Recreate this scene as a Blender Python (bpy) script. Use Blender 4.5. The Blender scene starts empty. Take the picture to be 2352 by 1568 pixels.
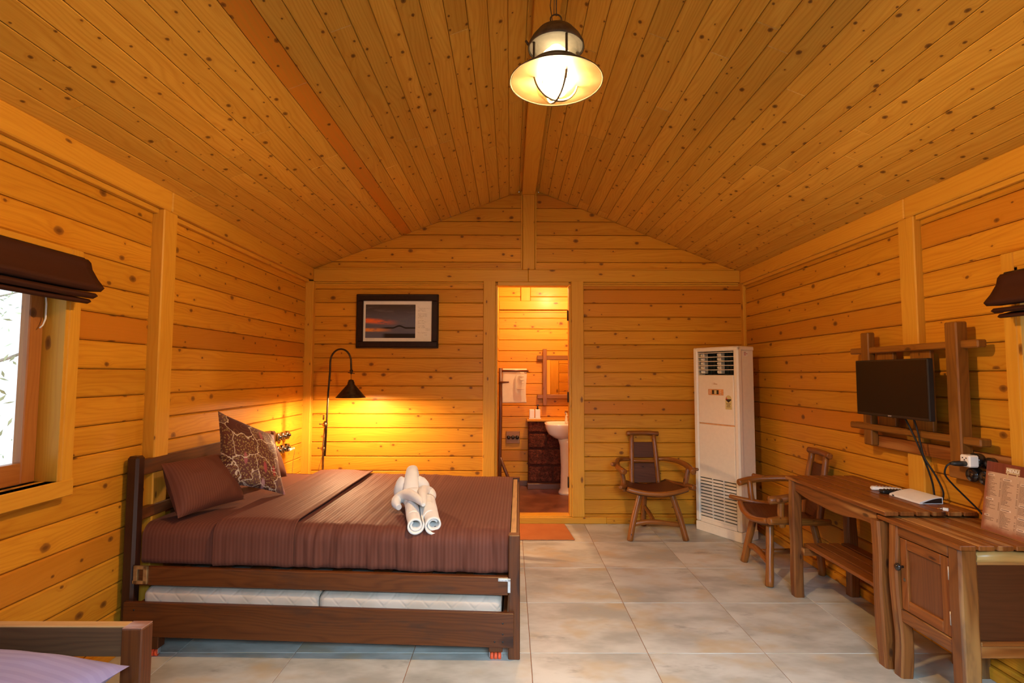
import bpy, math, random
from mathutils import Vector, Matrix, noise as mnoise
random.seed(7)
R = math.radians
scn = bpy.context.scene
COL = scn.collection

# ------------------------------------------------------------------ mesh builder
class MB:
    def __init__(s):
        s.v = []; s.f = []; s.uv = []; s.mi = []; s.sm = []; s.t = []
    def face(s, pts, uvs, mi=0, smooth=False, tint=None):
        b = len(s.v); s.v.extend([tuple(p) for p in pts]); s.f.append(tuple(range(b, b+len(pts))))
        s.uv.append(uvs); s.mi.append(mi); s.sm.append(smooth); s.t.append(tint)
    def poly(s, idx, uvs, mi=0, smooth=False, tint=None):
        s.f.append(tuple(idx)); s.uv.append(uvs); s.mi.append(mi); s.sm.append(smooth); s.t.append(tint)
    # chamfered box between two corners (local), optionally transformed by M
    def box(s, lo, hi, bev=.003, grain=None, tint=None, M=None, mi=0, warp=None):
        lo = [min(a, b) for a, b in zip(lo, hi)] if False else list(lo); hi = list(hi)
        for k in range(3):
            if lo[k] > hi[k]: lo[k], hi[k] = hi[k], lo[k]
        d = [hi[k]-lo[k] for k in range(3)]
        bev = min(bev, min(d)*.45)
        if grain is None: grain = d.index(max(d))
        if tint is None: tint = (random.random(), random.random())
        ou, ov = random.random()*50, random.random()*50
        idx = {}
        b0 = len(s.v)
        for sx in (0, 1):
            for sy in (0, 1):
                for sz in (0, 1):
                    c = (sx, sy, sz)
                    for a in range(3):
                        p = [0, 0, 0]
                        for k in range(3):
                            e = hi[k] if c[k] else lo[k]
                            if k != a: e += -bev if c[k] else bev
                            p[k] = e
                        q = Vector(p)
                        if warp: q = warp(q)
                        if M is not None: q = M @ q
                        idx[(c, a)] = (len(s.v), p); s.v.append(tuple(q))
        def add(keys, a):
            g = grain
            if a == g: o = [(g+1) % 3, (g+2) % 3]
            else: o = [g, 3-a-g]
            ii = [idx[k][0] for k in keys]; pp = [idx[k][1] for k in keys]
            off = a*.37
            s.poly(ii, [(ou+p[o[0]]+off*0, ov+p[o[1]]+off) for p in pp], mi, False, tint)
        for a in range(3):
            o1, o2 = (a+1) % 3, (a+2) % 3
            for sg in (0, 1):
                ks = []
                for u, w in ((0, 0), (1, 0), (1, 1), (0, 1)):
                    c = [0, 0, 0]; c[a] = sg; c[o1] = u; c[o2] = w; ks.append((tuple(c), a))
                if not sg: ks.reverse()
                add(ks, a)
        for a in range(3):           # edges along axis a
            o1, o2 = (a+1) % 3, (a+2) % 3
            for u in (0, 1):
                for w in (0, 1):
                    c0 = [0, 0, 0]; c0[o1] = u; c0[o2] = w; c1 = list(c0); c1[a] = 1
                    c0 = tuple(c0); c1 = tuple(c1)
                    ks = [(c0, o1), (c1, o1), (c1, o2), (c0, o2)]
                    if u == w: ks.reverse()
                    add(ks, o1)
        for sx in (0, 1):
            for sy in (0, 1):
                for sz in (0, 1):
                    c = (sx, sy, sz); ks = [(c, 0), (c, 1), (c, 2)]
                    if (sx+sy+sz) % 2 == 0: ks.reverse()
                    add(ks, 0)
        return s
    # swept tube
    def tube(s, pts, rad, n=10, mi=0, tint=None, cap=True, oval=1.0, wob=0, closed=False, up=None, smooth=True):
        pts = [Vector(p) for p in pts]; m = len(pts)
        if not hasattr(rad, '__len__'): rad = [rad]*m
        if tint is None: tint = (random.random(), random.random())
        ou, ov = random.random()*50, random.random()*50
        T = []
        for i in range(m):
            if closed: t = pts[(i+1) % m]-pts[i-1]
            else: t = pts[min(i+1, m-1)]-pts[max(i-1, 0)]
            T.append(t.normalized() if t.length > 1e-9 else Vector((0, 0, 1)))
        ref = Vector(up) if up else (Vector((0, 0, 1)) if abs(T[0].z) < .9 else Vector((1, 0, 0)))
        N = (ref-T[0]*ref.dot(T[0])).normalized()
        b = len(s.v); L = 0; seed = random.random()*90
        us = []
        for i in range(m):
            if i: L += (pts[i]-pts[i-1]).length
            us.append(L)
            N = (N-T[i]*N.dot(T[i])).normalized(); B = T[i].cross(N)
            for j in range(n):
                a = 2*math.pi*j/n
                r = rad[i]
                if wob: r *= 1+wob*mnoise.noise(Vector((math.cos(a)*1.3+seed, math.sin(a)*1.3, L*9)))
                s.v.append(tuple(pts[i]+N*(math.cos(a)*r)+B*(math.sin(a)*r*oval)))
        rr = sum(rad)/m
        seg = m if closed else m-1
        for i in range(seg):
            i2 = (i+1) % m
            u0 = us[i]; u1 = us[i2] if i2 else L+.01
            for j in range(n):
                j2 = (j+1) % n
                v0 = 2*math.pi*rr*j/n; v1 = 2*math.pi*rr*(j+1)/n
                s.poly((b+i*n+j, b+i*n+j2, b+i2*n+j2, b+i2*n+j), [(ou+u0, ov+v0), (ou+u0, ov+v1), (ou+u1, ov+v1), (ou+u1, ov+v0)], mi, smooth, tint)
        if cap and not closed:
            for i, rev in ((0, True), (m-1, False)):
                k = list(range(b+i*n, b+i*n+n))
                if rev: k.reverse()
                s.poly(k, [(ou+.02*math.cos(2*math.pi*j/n), ov+.02*math.sin(2*math.pi*j/n)) for j in range(n)], mi, False, tint)
        return s
    def lathe(s, prof, n=24, M=None, mi=0, tint=None, smooth=True):
        if tint is None: tint = (random.random(), random.random())
        M = M or Matrix()
        b = len(s.v)
        for (r, z) in prof:
            for j in range(n):
                a = 2*math.pi*j/n
                s.v.append(tuple(M @ Vector((r*math.cos(a), r*math.sin(a), z))))
        for i in range(len(prof)-1):
            for j in range(n):
                j2 = (j+1) % n
                s.poly((b+i*n+j, b+i*n+j2, b+(i+1)*n+j2, b+(i+1)*n+j),
                       [(prof[i][1], j/n*.3), (prof[i][1], (j+1)/n*.3), (prof[i+1][1], (j+1)/n*.3), (prof[i+1][1], j/n*.3)], mi, smooth, tint)
        for i, rev in ((0, True), (len(prof)-1, False)):
            if prof[i][0] > 1e-4:
                k = list(range(b+i*n, b+i*n+n))
                if rev: k.reverse()
                s.poly(k, [(.02*math.cos(2*math.pi*j/n), .02*math.sin(2*math.pi*j/n)) for j in range(n)], mi, False, tint)
        return s
    def grid(s, fn, nu, nv, mi=0, tint=(.5, .5), smooth=True, flip=False):
        b = len(s.v); U = []
        for i in range(nu+1):
            for j in range(nv+1):
                p, uv = fn(i/nu, j/nv); s.v.append(tuple(p)); U.append(uv)
        for i in range(nu):
            for j in range(nv):
                k = [i*(nv+1)+j, (i+1)*(nv+1)+j, (i+1)*(nv+1)+j+1, i*(nv+1)+j+1]
                if flip: k.reverse()
                s.poly([b+q for q in k], [U[q] for q in k], mi, smooth, tint)
        return s
    # convex polygon prism: poly in 2D, to3(a,b,h) maps to space; h from 0 (back) to depth (front, chamfered)
    def prism(s, poly, to3, depth, bev=.004, grain=0, tint=None, mi=0):
        if tint is None: tint = (random.random(), random.random())
        ou, ov = random.random()*50, random.random()*50
        n = len(poly)
        def inset(d):
            out = []
            for i in range(n):
                p0 = Vector(poly[i-1]); p1 = Vector(poly[i]); p2 = Vector(poly[(i+1) % n])
                e1 = (p1-p0).normalized(); e2 = (p2-p1).normalized()
                n1 = Vector((-e1.y, e1.x)); n2 = Vector((-e2.y, e2.x))
                k = (n1+n2); k = k/max(.2, (1+n1.dot(n2)))
                out.append(p1+k*d)
            return out
        rings = [(poly, 0), (poly, depth-bev), (inset(bev), depth)] if bev else [(poly, 0), (poly, depth)]
        b = len(s.v)
        for pl, h in rings:
            for p in pl: s.v.append(tuple(to3(p[0], p[1], h)))
        def uvp(p, h=0):
            return (ou+p[grain], ov+p[1-grain]+h)
        for k in range(len(rings)-1):
            for i in range(n):
                j = (i+1) % n
                s.poly((b+k*n+i, b+k*n+j, b+(k+1)*n+j, b+(k+1)*n+i),
                       [uvp(rings[k][0][i], rings[k][1]), uvp(rings[k][0][j], rings[k][1]), uvp(rings[k+1][0][j], rings[k+1][1]), uvp(rings[k+1][0][i], rings[k+1][1])], mi, False, tint)
        k = len(rings)-1
        s.poly([b+k*n+i for i in range(n)], [uvp(p) for p in rings[k][0]], mi, False, tint)
        s.poly([b+i for i in reversed(range(n))], [uvp(p) for p in reversed(list(poly))], mi, False, tint)
        return s

def obj(name, mb, mats, parent=None, loc=None):
    me = bpy.data.meshes.new(name)
    me.from_pydata(mb.v, [], mb.f)
    ul = me.uv_layers.new(name='UVMap')
    ul.data.foreach_set('uv', [c for uvs in mb.uv for uv in uvs for c in uv])
    tl = me.color_attributes.new('tint', 'FLOAT_COLOR', 'CORNER')
    tl.data.foreach_set('color', [c for fi, uvs in enumerate(mb.uv) for _ in uvs for c in ((mb.t[fi] or (.5, .5))+(0, 1))])
    me.polygons.foreach_set('material_index', mb.mi)
    me.polygons.foreach_set('use_smooth', mb.sm)
    me.update()
    if not isinstance(mats, (list, tuple)): mats = [mats]
    for m in mats: me.materials.append(m)
    o = bpy.data.objects.new(name, me); COL.objects.link(o)
    if parent is not None: o.parent = parent
    if loc: o.location = loc
    return o
def tag(o, label=None, cat=None, group=None, kind=None):
    if label: o['label'] = label
    if cat: o['category'] = cat
    if group: o['group'] = group
    if kind: o['kind'] = kind
    return o
def thing(name, label, cat, loc=(0, 0, 0), rz=0, group=None):
    o = bpy.data.objects.new(name, None); COL.objects.link(o); o.location = loc; o.rotation_euler = (0, 0, rz)
    o.empty_display_size = .05
    return tag(o, label, cat, group)
def struct(name, mb, mats, label=None, parent=None):
    o = obj(name, mb, mats, parent)
    if parent is None: o['kind'] = 'structure'
    if label: o['label'] = label
    return o
def dup(root, loc, rz, label, group=None):
    r = root.copy(); COL.objects.link(r); r.location = loc; r.rotation_euler = (0, 0, rz); r['label'] = label
    if group: r['group'] = group
    for ch in list(root.children):
        c = ch.copy(); COL.objects.link(c); c.parent = r
        for g in list(ch.children):
            d = g.copy(); COL.objects.link(d); d.parent = c
    return r
def text_mb(body, size, M, depth=.0008, mi=0, shear=0.0):
    cu = bpy.data.curves.new('t', 'FONT'); cu.body = body; cu.size = size; cu.extrude = depth; cu.align_x = 'CENTER'; cu.align_y = 'CENTER'; cu.shear = shear
    o = bpy.data.objects.new('t', cu); COL.objects.link(o)
    dg = bpy.context.evaluated_depsgraph_get(); dg.update()
    me = o.evaluated_get(dg).to_mesh()
    mb = MB()
    vs = [M @ v.co for v in me.vertices]
    for p in me.polygons:
        mb.face([vs[i] for i in p.vertices], [(0, 0)]*len(p.vertices), mi)
    o.evaluated_get(dg).to_mesh_clear()
    bpy.data.objects.remove(o); bpy.data.curves.remove(cu)
    return mb
def merge(a, b):
    k = len(a.v); a.v += b.v; a.f += [tuple(i+k for i in f) for f in b.f]; a.uv += b.uv; a.mi += b.mi; a.sm += b.sm; a.t += b.t
    return a

# ------------------------------------------------------------------ materials
def s2l(c):
    return tuple(((x/255)/12.92 if x/255 <= .04045 else ((x/255+.055)/1.055)**2.4) for x in c)
class NT:
    def __init__(s, name):
        s.m = bpy.data.materials.new(name); s.m.use_nodes = True; s.nt = s.m.node_tree; s.nt.nodes.clear()
        s.out = s.n('ShaderNodeOutputMaterial')
    def n(s, t, **kw):
        nd = s.nt.nodes.new(t)
        for k, v in kw.items(): setattr(nd, k, v)
        return nd
    def link(s, a, b): s.nt.links.new(a, b)
    def val(s, sock, v):
        if hasattr(v, 'is_output') or isinstance(v, bpy.types.NodeSocket): s.link(v, sock)
        else:
            try: sock.default_value = v
            except Exception: sock.default_value = (*v, 1)
    def math(s, op, a, b=0, c=None, clamp=False):
        nd = s.n('ShaderNodeMath', operation=op, use_clamp=clamp); s.val(nd.inputs[0], a); s.val(nd.inputs[1], b)
        if c is not None: s.val(nd.inputs[2], c)
        return nd.outputs[0]
    def mix(s, f, a, b, blend='MIX'):
        nd = s.n('ShaderNodeMix', data_type='RGBA', blend_type=blend); s.val(nd.inputs[0], f); s.val(nd.inputs[6], a); s.val(nd.inputs[7], b)
        return nd.outputs[2]
    def smooth(s, x, a, b, lo=0, hi=1):
        nd = s.n('ShaderNodeMapRange', interpolation_type='SMOOTHSTEP'); s.val(nd.inputs[0], x)
        nd.inputs[1].default_value = a; nd.inputs[2].default_value = b; nd.inputs[3].default_value = lo; nd.inputs[4].default_value = hi
        return nd.outputs[0]
    def noise(s, vec, scale=5, detail=2, rough=.5, dim='3D', out=0):
        nd = s.n('ShaderNodeTexNoise', noise_dimensions=dim); s.link(vec, nd.inputs['Vector']); nd.inputs['Scale'].default_value = scale
        nd.inputs['Detail'].default_value = detail; nd.inputs['Roughness'].default_value = rough
        return nd.outputs[out]
    def uv(s): return s.n('ShaderNodeUVMap').outputs[0]
    def mapv(s, vec, sc, loc=(0, 0, 0), rot=(0, 0, 0)):
        nd = s.n('ShaderNodeMapping'); s.link(vec, nd.inputs[0]); nd.inputs['Scale'].default_value = sc; nd.inputs['Location'].default_value = loc; nd.inputs['Rotation'].default_value = rot
        return nd.outputs[0]
    def sep(s, vec):
        nd = s.n('ShaderNodeSeparateXYZ'); s.link(vec, nd.inputs[0]); return nd.outputs
    def comb(s, x, y, z=0):
        nd = s.n('ShaderNodeCombineXYZ'); s.val(nd.inputs[0], x); s.val(nd.inputs[1], y); s.val(nd.inputs[2], z); return nd.outputs[0]
    def bsdf(s, col, rough=.5, spec=.5, metal=0, coat=0, coat_r=.2, bump=None, bstr=.2, bdist=.002, trans=0, sheen=0, ior=1.45):
        b = s.n('ShaderNodeBsdfPrincipled'); s.val(b.inputs['Base Color'], col); s.val(b.inputs['Roughness'], rough)
        b.inputs['Specular IOR Level'].default_value = spec; s.val(b.inputs['Metallic'], metal); b.inputs['Coat Weight'].default_value = coat; b.inputs['Coat Roughness'].default_value = coat_r
        b.inputs['Transmission Weight'].default_value = trans; b.inputs['Sheen Weight'].default_value = sheen; b.inputs['IOR'].default_value = ior
        if bump is not None:
            bn = s.n('ShaderNodeBump'); bn.inputs['Strength'].default_value = bstr; bn.inputs['Distance'].default_value = bdist; s.link(bump, bn.inputs['Height']); s.link(bn.outputs[0], b.inputs['Normal'])
        s.link(b.outputs[0], s.out.inputs[0]); return b

def wood(name, light, dark, knot=None, knots=True, kscale=(4.6, 6.4), kprob=.5, kr=(.035, .11), tintamt=.3, red=None, rough=.42, streak=.55, ringf=46, coat=.25, sap=None, spec=.4, patch=None, dark_scuff=0):
    t = NT(name); uv = t.uv()
    att = t.n('ShaderNodeAttribute', attribute_name='tint'); ts = t.n('ShaderNodeSeparateColor'); t.link(att.outputs['Color'], ts.inputs[0])
    x, y, _ = t.sep(uv)
    warp = y
    kmask = None
    if knots:
        kv = t.comb(t.math('MULTIPLY', x, kscale[0]), t.math('MULTIPLY', y, kscale[1]))
        vo = t.n('ShaderNodeTexVoronoi', voronoi_dimensions='2D'); t.link(kv, vo.inputs['Vector']); vo.inputs['Scale'].default_value = 1
        d = vo.outputs['Distance']; cs = t.n('ShaderNodeSeparateColor'); t.link(vo.outputs['Color'], cs.inputs[0])
        on = t.math('LESS_THAN', cs.outputs[0], kprob)
        dn = t.math('ADD', d, t.math('MULTIPLY', t.math('SUBTRACT', t.noise(kv, 9, 2), .5), .05))
        rad = t.math('MULTIPLY_ADD', t.math('POWER', cs.outputs[1], 2.2), kr[1]-kr[0], kr[0])
        q = t.math('DIVIDE', dn, rad)
        kmask = t.math('MULTIPLY', t.smooth(q, 1.15, .75), on)
        core = t.math('MULTIPLY', t.smooth(q, .75, .2), on)
        halo = t.math('MULTIPLY', t.smooth(q, 3.2, .9), on)
        warp = t.math('ADD', y, t.math('MULTIPLY', halo, .012))
    lowv = t.comb(t.math('MULTIPLY', x, 1.1), t.math('MULTIPLY', y, 7), ts.outputs[0])
    low = t.noise(lowv, 1.0, 2)
    ph = t.math('ADD', t.math('MULTIPLY', warp, ringf*6.28), t.math('MULTIPLY', low, 62))
    ring = t.math('MULTIPLY_ADD', t.math('SINE', ph), .5, .5)
    ring = t.math('POWER', ring, 2.2)
    fine = t.noise(t.comb(t.math('MULTIPLY', x, 3.5), t.math('MULTIPLY', warp, 190)), 1, 3, .6)
    broad = t.noise(t.comb(t.math('MULTIPLY', x, .9), t.math('MULTIPLY', warp, 14), 3.3), 1, 2)
    f = t.math('ADD', t.math('MULTIPLY', ring, .34), t.math('ADD', t.math('MULTIPLY', t.smooth(fine, .3, .75), .33), t.math('MULTIPLY', t.smooth(broad, .3, .7), .33)))
    f = t.math('MULTIPLY', f, streak*1.6, clamp=True)
    col = t.mix(f, light, dark)
    if sap is not None:
        sm = t.smooth(t.noise(t.comb(t.math('MULTIPLY', x, .8), t.math('MULTIPLY', y, 11), 7.7), 1, 2), .55, .66)
        col = t.mix(t.math('MULTIPLY', sm, .8), col, sap)
    if patch is not None:
        pm = t.smooth(t.noise(t.comb(t.math('MULTIPLY', x, 2.2), t.math('MULTIPLY', y, 9), 1.7), 1, 4, .65), .5, .72)
        col = t.mix(t.math('MULTIPLY', pm, .75), col, patch)
    if red is not None:
        col = t.mix(t.smooth(ts.outputs[1], .86, 1.0), col, t.mix(f, red, dark))
    if knots:
        kc = knot or tuple(c*.3 for c in dark)
        col = t.mix(t.math('MULTIPLY', halo, .30), col, dark)
        col = t.mix(t.math('MULTIPLY', kmask, .72), col, kc)
        col = t.mix(t.math('MULTIPLY', core, .55), col, tuple(c*.45 for c in kc))
    hv = t.n('ShaderNodeHueSaturation'); t.link(col, hv.inputs['Color'])
    t.link(t.math('MULTIPLY_ADD', ts.outputs[0], tintamt, 1-tintamt*.55), hv.inputs['Value'])
    hv.inputs['Saturation'].default_value = 1.0
    t.bsdf(hv.outputs[0], rough, spec, coat=coat, coat_r=.25, bump=fine, bstr=.12, bdist=.001)
    return t.m

def plain(name, col, rough=.5, spec=.5, metal=0, coat=0, nz=None, nscale=30, bump=0, bscale=200, var=.12, sheen=0, bdist=.001):
    t = NT(name)
    tc = t.n('ShaderNodeTexCoord').outputs['Object']
    nn = t.noise(tc, nscale, 3)
    c = t.mix(t.smooth(nn, .3, .7), tuple(x*(1-var) for x in col), nz or tuple(min(1, x*(1+var)) for x in col))
    t.bsdf(c, rough, spec, metal, coat, bump=t.noise(tc, bscale, 2) if bump else None, bstr=bump, sheen=sheen, bdist=bdist)
    return t.m

PL = (.67, .315, .024); PD = (.48, .172, .009)
M_pine = wood('pine_planks', PL, PD, knot=(.16, .055, .012), red=(.52, .18, .016), kprob=.75, kr=(.035, .13), tintamt=.2, spec=.22, coat=.08)
M_pine2 = wood('pine_ceiling', (.65, .355, .048), (.48, .215, .019), knot=(.10, .032, .008), kscale=(7.5, 10), kprob=.68, kr=(.04, .13), red=(.60, .19, .014), tintamt=.2, streak=.62, spec=.22, coat=.08)
M_trim = wood('pine_beams', (.66, .335, .034), (.54, .225, .016), knot=(.17, .06, .014), kscale=(2.6, 6), kprob=.45, kr=(.03, .09), tintamt=.12, streak=.45, spec=.22, coat=.08)
M_sash = wood('window_sash_wood', (.42, .16, .035), (.30, .095, .018), knot=(.1, .03, .01), kprob=.3, tintamt=.1)
M_bed = wood('dark_stained_pine', (.135, .038, .008), (.058, .015, .004), knot=(.03, .01, .005), kscale=(1.6, 5), kprob=.35, kr=(.08, .2), tintamt=.25, rough=.42, coat=.12, spec=.3, streak=.6, patch=(.05, .022, .012))
M_beddark = wood('near_black_bed_post', (.045, .015, .008), (.022, .008, .005), knots=False, tintamt=.1, rough=.34, coat=.3)
M_bedwornlit = wood('worn_and_lit_bed_top', (.55, .33, .13), (.38, .20, .07), knots=False, tintamt=.1, rough=.5, coat=.1, patch=(.12, .05, .03))  # real wear on the foot rail; window light painted in for rail_top
M_teak = wood('desk_teak', (.27, .085, .016), (.12, .032, .007), knot=(.06, .02, .008), kscale=(2, 7), kprob=.3, kr=(.04, .12), tintamt=.3, sap=(.42, .19, .055), rough=.40, coat=.15, spec=.3, streak=.62)
M_teak2 = wood('desk_leg_wood', (.25, .085, .018), (.11, .034, .008), knot=(.05, .018, .008), kscale=(3, 8), kprob=.45, kr=(.05, .14), tintamt=.25, sap=(.40, .20, .06), rough=.4, coat=.2, patch=(.085, .042, .025), streak=.65)
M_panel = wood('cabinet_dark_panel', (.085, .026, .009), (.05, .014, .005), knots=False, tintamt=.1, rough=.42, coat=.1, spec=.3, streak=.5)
M_pale = wood('pale_branch_wood', (.55, .33, .10), (.38, .2, .055), knot=(.15, .07, .02), kprob=.4, tintamt=.1)
M_log = wood('chair_log_wood', (.35, .118, .018), (.17, .05, .008), knot=(.05, .015, .006), kscale=(8, 14), kprob=.55, kr=(.05, .16), tintamt=.25, rough=.38, coat=.2, patch=(.085, .03, .014), streak=.65)
M_logdark = wood('chair_dark_splat', (.13, .042, .013), (.07, .021, .007), knots=True, kscale=(3, 6), kprob=.3, tintamt=.2, rough=.45, coat=.08, spec=.25)
M_rack = wood('rack_dark_wood', (.16, .055, .018), (.08, .026, .010), knots=False, tintamt=.2, rough=.45)
M_latt = wood('lattice_wood', (.27, .105, .015), (.15, .052, .008), knot=(.05, .018, .008), kscale=(4, 9), kprob=.4, tintamt=.25, rough=.45, streak=.6)
M_switchboard = wood('switch_board_wood', (.34, .15, .035), (.22, .085, .018), knots=False, tintamt=.15)

def mat_tile():
    t = NT('floor_tile'); uv = t.uv()
    a = t.noise(t.mapv(uv, (1.3, 2.6, 1), rot=(0, 0, .9)), 1.5, 4, .62)
    b = t.noise(t.mapv(uv, (1, 1.5, 1), rot=(0, 0, .7)), 3.0, 3, .6)
    sp = t.noise(uv, 140, 2)
    c = t.mix(t.smooth(a, .38, .66), (.545, .53, .46), (.36, .345, .29))
    c = t.mix(t.math('MULTIPLY', t.smooth(b, .48, .70), .7), c, (.47, .35, .19))
    dk = t.smooth(t.noise(t.mapv(uv, (1, 2.3, 1), rot=(0, 0, .8)), 2.2, 5, .7), .57, .74)
    c = t.mix(t.math('MULTIPLY', dk, .75), c, (.20, .18, .15))
    c = t.mix(t.math('MULTIPLY', t.smooth(sp, .62, .8), .18), c, (.25, .21, .16))
    t.bsdf(c, t.math('MULTIPLY_ADD', b, .2, .28), .45, bump=sp, bstr=.05)
    return t.m
M_tile = mat_tile()
M_grout = plain('orange_grout', (.33, .12, .04), .85, .2)
M_bathfloor = plain('red_oxide_floor', (.16, .052, .022), .42, .4, nz=(.22, .08, .035), nscale=5, var=.25)

def mat_satin(name, c1, c2, period=.019, rough=.7, sheen=.03, axis=0):
    t = NT(name); uv = t.uv(); x = t.sep(uv)[axis]
    st = t.math('MULTIPLY_ADD', t.math('SINE', t.math('MULTIPLY', x, 6.2832/period)), .5, .5)
    st = t.smooth(st, .35, .65)
    n = t.noise(uv, 3.2, 3)
    c = t.mix(st, c1, c2)
    c = t.mix(t.math('MULTIPLY', t.smooth(n, .35, .7), .25), c, tuple(q*.8 for q in c1))
    wr = t.noise(t.mapv(uv, (9, 2.2, 1)), 1, 4, .55)
    h = t.math('ADD', wr, t.math('MULTIPLY', t.noise(uv, 700, 1), .03))
    b = t.bsdf(c, t.math('MULTIPLY_ADD', st, -.10, rough), .12, bump=h, bstr=.22, bdist=.012, sheen=sheen)
    b.inputs['Sheen Tint'].default_value = (.9, .7, .65, 1)
    return t.m
M_sheet = mat_satin('brown_striped_sheet', (.126, .041, .025), (.146, .050, .031))
M_mauve = mat_satin('mauve_striped_pillowcase', (.27, .24, .41), (.295, .265, .44), axis=1, period=.03)  # bluish daylight is put into this cloth colour
def mat_quilt():
    t = NT('quilted_mattress'); uv = t.uv(); x, y, _ = t.sep(uv)
    k = 6.2832/.115
    a = t.math('ABSOLUTE', t.math('SINE', t.math('MULTIPLY', t.math('ADD', x, y), k/2)))
    b = t.math('ABSOLUTE', t.math('SINE', t.math('MULTIPLY', t.math('SUBTRACT', x, y), k/2)))
    h = t.math('MINIMUM', t.smooth(a, 0, .35), t.smooth(b, 0, .35))
    c = t.mix(t.smooth(t.noise(uv, 6, 3), .35, .7), (.62, .50, .39), (.54, .42, .31))
    c = t.mix(t.math('MULTIPLY', t.math('SUBTRACT', 1, h), .12), c, (.45, .35, .26))
    t.bsdf(c, .8, .15, bump=h, bstr=.25, bdist=.006)
    return t.m
M_quilt = mat_quilt()
def mat_towel(name, c):
    t = NT(name); tc = t.n('ShaderNodeTexCoord').outputs['Object']
    n = t.noise(tc, 420, 2); n2 = t.noise(tc, 14, 2)
    t.bsdf(t.mix(t.smooth(n2, .3, .7), tuple(q*.93 for q in c), c), .95, .1, bump=n, bstr=.5, bdist=.003, sheen=.3)
    return t.m
M_towel = mat_towel('white_terry', (.80, .77, .71))
M_towel2 = mat_towel('cream_terry', (.74, .64, .48))
def mat_blind():
    t = NT('brown_blind_cloth'); tc = t.n('ShaderNodeTexCoord').outputs['Object']
    n = t.noise(tc, 300, 2); n2 = t.noise(t.mapv(tc, (3, 2, 14)), 1, 2)
    t.bsdf(t.mix(n2, (.040, .012, .006), (.062, .020, .010)), .7, .15, bump=n, bstr=.2)
    return t.m
M_blind = mat_blind()
M_ac = plain('cream_white_plastic', (.80, .71, .56), .28, .5, coat=.3, var=.02)
M_acdark = plain('dark_ac_fins', (.018, .026, .022), .5, .4, var=.4)
M_black = plain('black_plastic', (.014, .013, .012), .32, .5, var=.1)
M_bakelite = plain('bakelite', (.016, .012, .010), .2, .6, coat=.5, var=.1)
M_screen = plain('tv_screen', (.006, .005, .004), .3, .3, var=.05)
M_white = plain('white_plastic', (.80, .77, .72), .35, .5, var=.02)
M_whitepaper = plain('white_mat_board', (.80, .77, .70), .8, .2, var=.02)
M_brass = plain('aged_brass', (.50, .34, .14), .3, .5, metal=1, nscale=25, var=.25)
M_brassplate = plain('tarnished_brass_plate', (.48, .34, .16), .45, .5, metal=.75, nscale=25, var=.2)
M_steel = plain('galvanised_steel', (.62, .62, .62), .35, .5, metal=.6, var=.1)
M_bronze = plain('dark_bronze_metal', (.055, .034, .018), .4, .5, metal=.7, var=.3)
M_iron = plain('painted_iron', (.13, .10, .065), .5, .4, metal=.3, var=.3)
M_enamel = plain('shade_enamel_inside', (.10, .075, .038), .5, .3, nz=(.06, .036, .012), nscale=9, var=.05)
M_caplin = plain('cap_white_lining', (.62, .52, .38), .5, .3, var=.1)
M_ceramic = plain('white_ceramic', (.82, .77, .68), .12, .5, coat=.5, var=.01)
M_chrome = plain('chrome', (.7, .7, .68), .12, .5, metal=1, var=.02)
M_orange = plain('orange_rubber', (.80, .10, .03), .5, .4, var=.1)
M_blackrubber = plain('black_cable', (.012, .011, .011), .45, .4)
M_ink = plain('brown_black_ink', (.05, .03, .022), .7, .2)
M_gold = plain('gold_print', (.55, .30, .13), .35, .5, metal=.3)
M_red = plain('red_print', (.5, .04, .04), .5, .3)
M_yellowp = plain('energy_label_yellow', (.62, .50, .20), .5, .3, var=.05)
M_copperpanel = plain('copper_display_panel', (.62, .33, .13), .3, .5, metal=.35, var=.1)
M_frame = plain('dark_picture_frame', (.020, .008, .005), .35, .3, coat=.1, var=.2)
M_mat = None
def mat_doormat():
    t = NT('orange_doormat'); tc = t.n('ShaderNodeTexCoord').outputs['Object']
    n = t.noise(tc, 6, 3); n2 = t.noise(t.mapv(tc, (300, 300, 300)), 1, 2)
    t.bsdf(t.mix(n, (.36, .11, .03), (.50, .18, .055)), .95, .1, bump=n2, bstr=.6, bdist=.003)
    return t.m
M_mat = mat_doormat()
def mat_laterite():
    t = NT('red_laterite'); tc = t.n('ShaderNodeTexCoord').outputs['Object']
    n = t.noise(tc, 26, 5, .7)
    vo = t.n('ShaderNodeTexVoronoi'); t.link(tc, vo.inputs['Vector']); vo.inputs['Scale'].default_value = 70
    h = t.math('MULTIPLY', n, t.smooth(vo.outputs['Distance'], 0, .5))
    t.bsdf(t.mix(t.smooth(n, .35, .68), (.085, .022, .012), (.21, .055, .028)), .85, .2, bump=h, bstr=1, bdist=.03)
    return t.m
M_lat = mat_laterite()
M_mortar = plain('laterite_mortar', (.075, .022, .014), .9, .1, bump=.6, bscale=60)
def mat_glass(name, tr=.92):
    t = NT(name)
    a = t.n('ShaderNodeBsdfTransparent'); g = t.n('ShaderNodeBsdfGlossy'); g.inputs['Roughness'].default_value = .03
    lw_ = t.n('ShaderNodeLayerWeight'); fr_ = t.math('MULTIPLY_ADD', t.math('POWER', lw_.outputs['Facing'], 4), .5, .035)
    a.inputs[0].default_value = (tr, tr, tr*.98, 1)
    m = t.n('ShaderNodeMixShader'); t.link(fr_, m.inputs[0]); t.link(a.outputs[0], m.inputs[1]); t.link(g.outputs[0], m.inputs[2]); t.link(m.outputs[0], t.out.inputs[0])
    return t.m
M_glass = mat_glass('clear_glass', .95)
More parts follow.
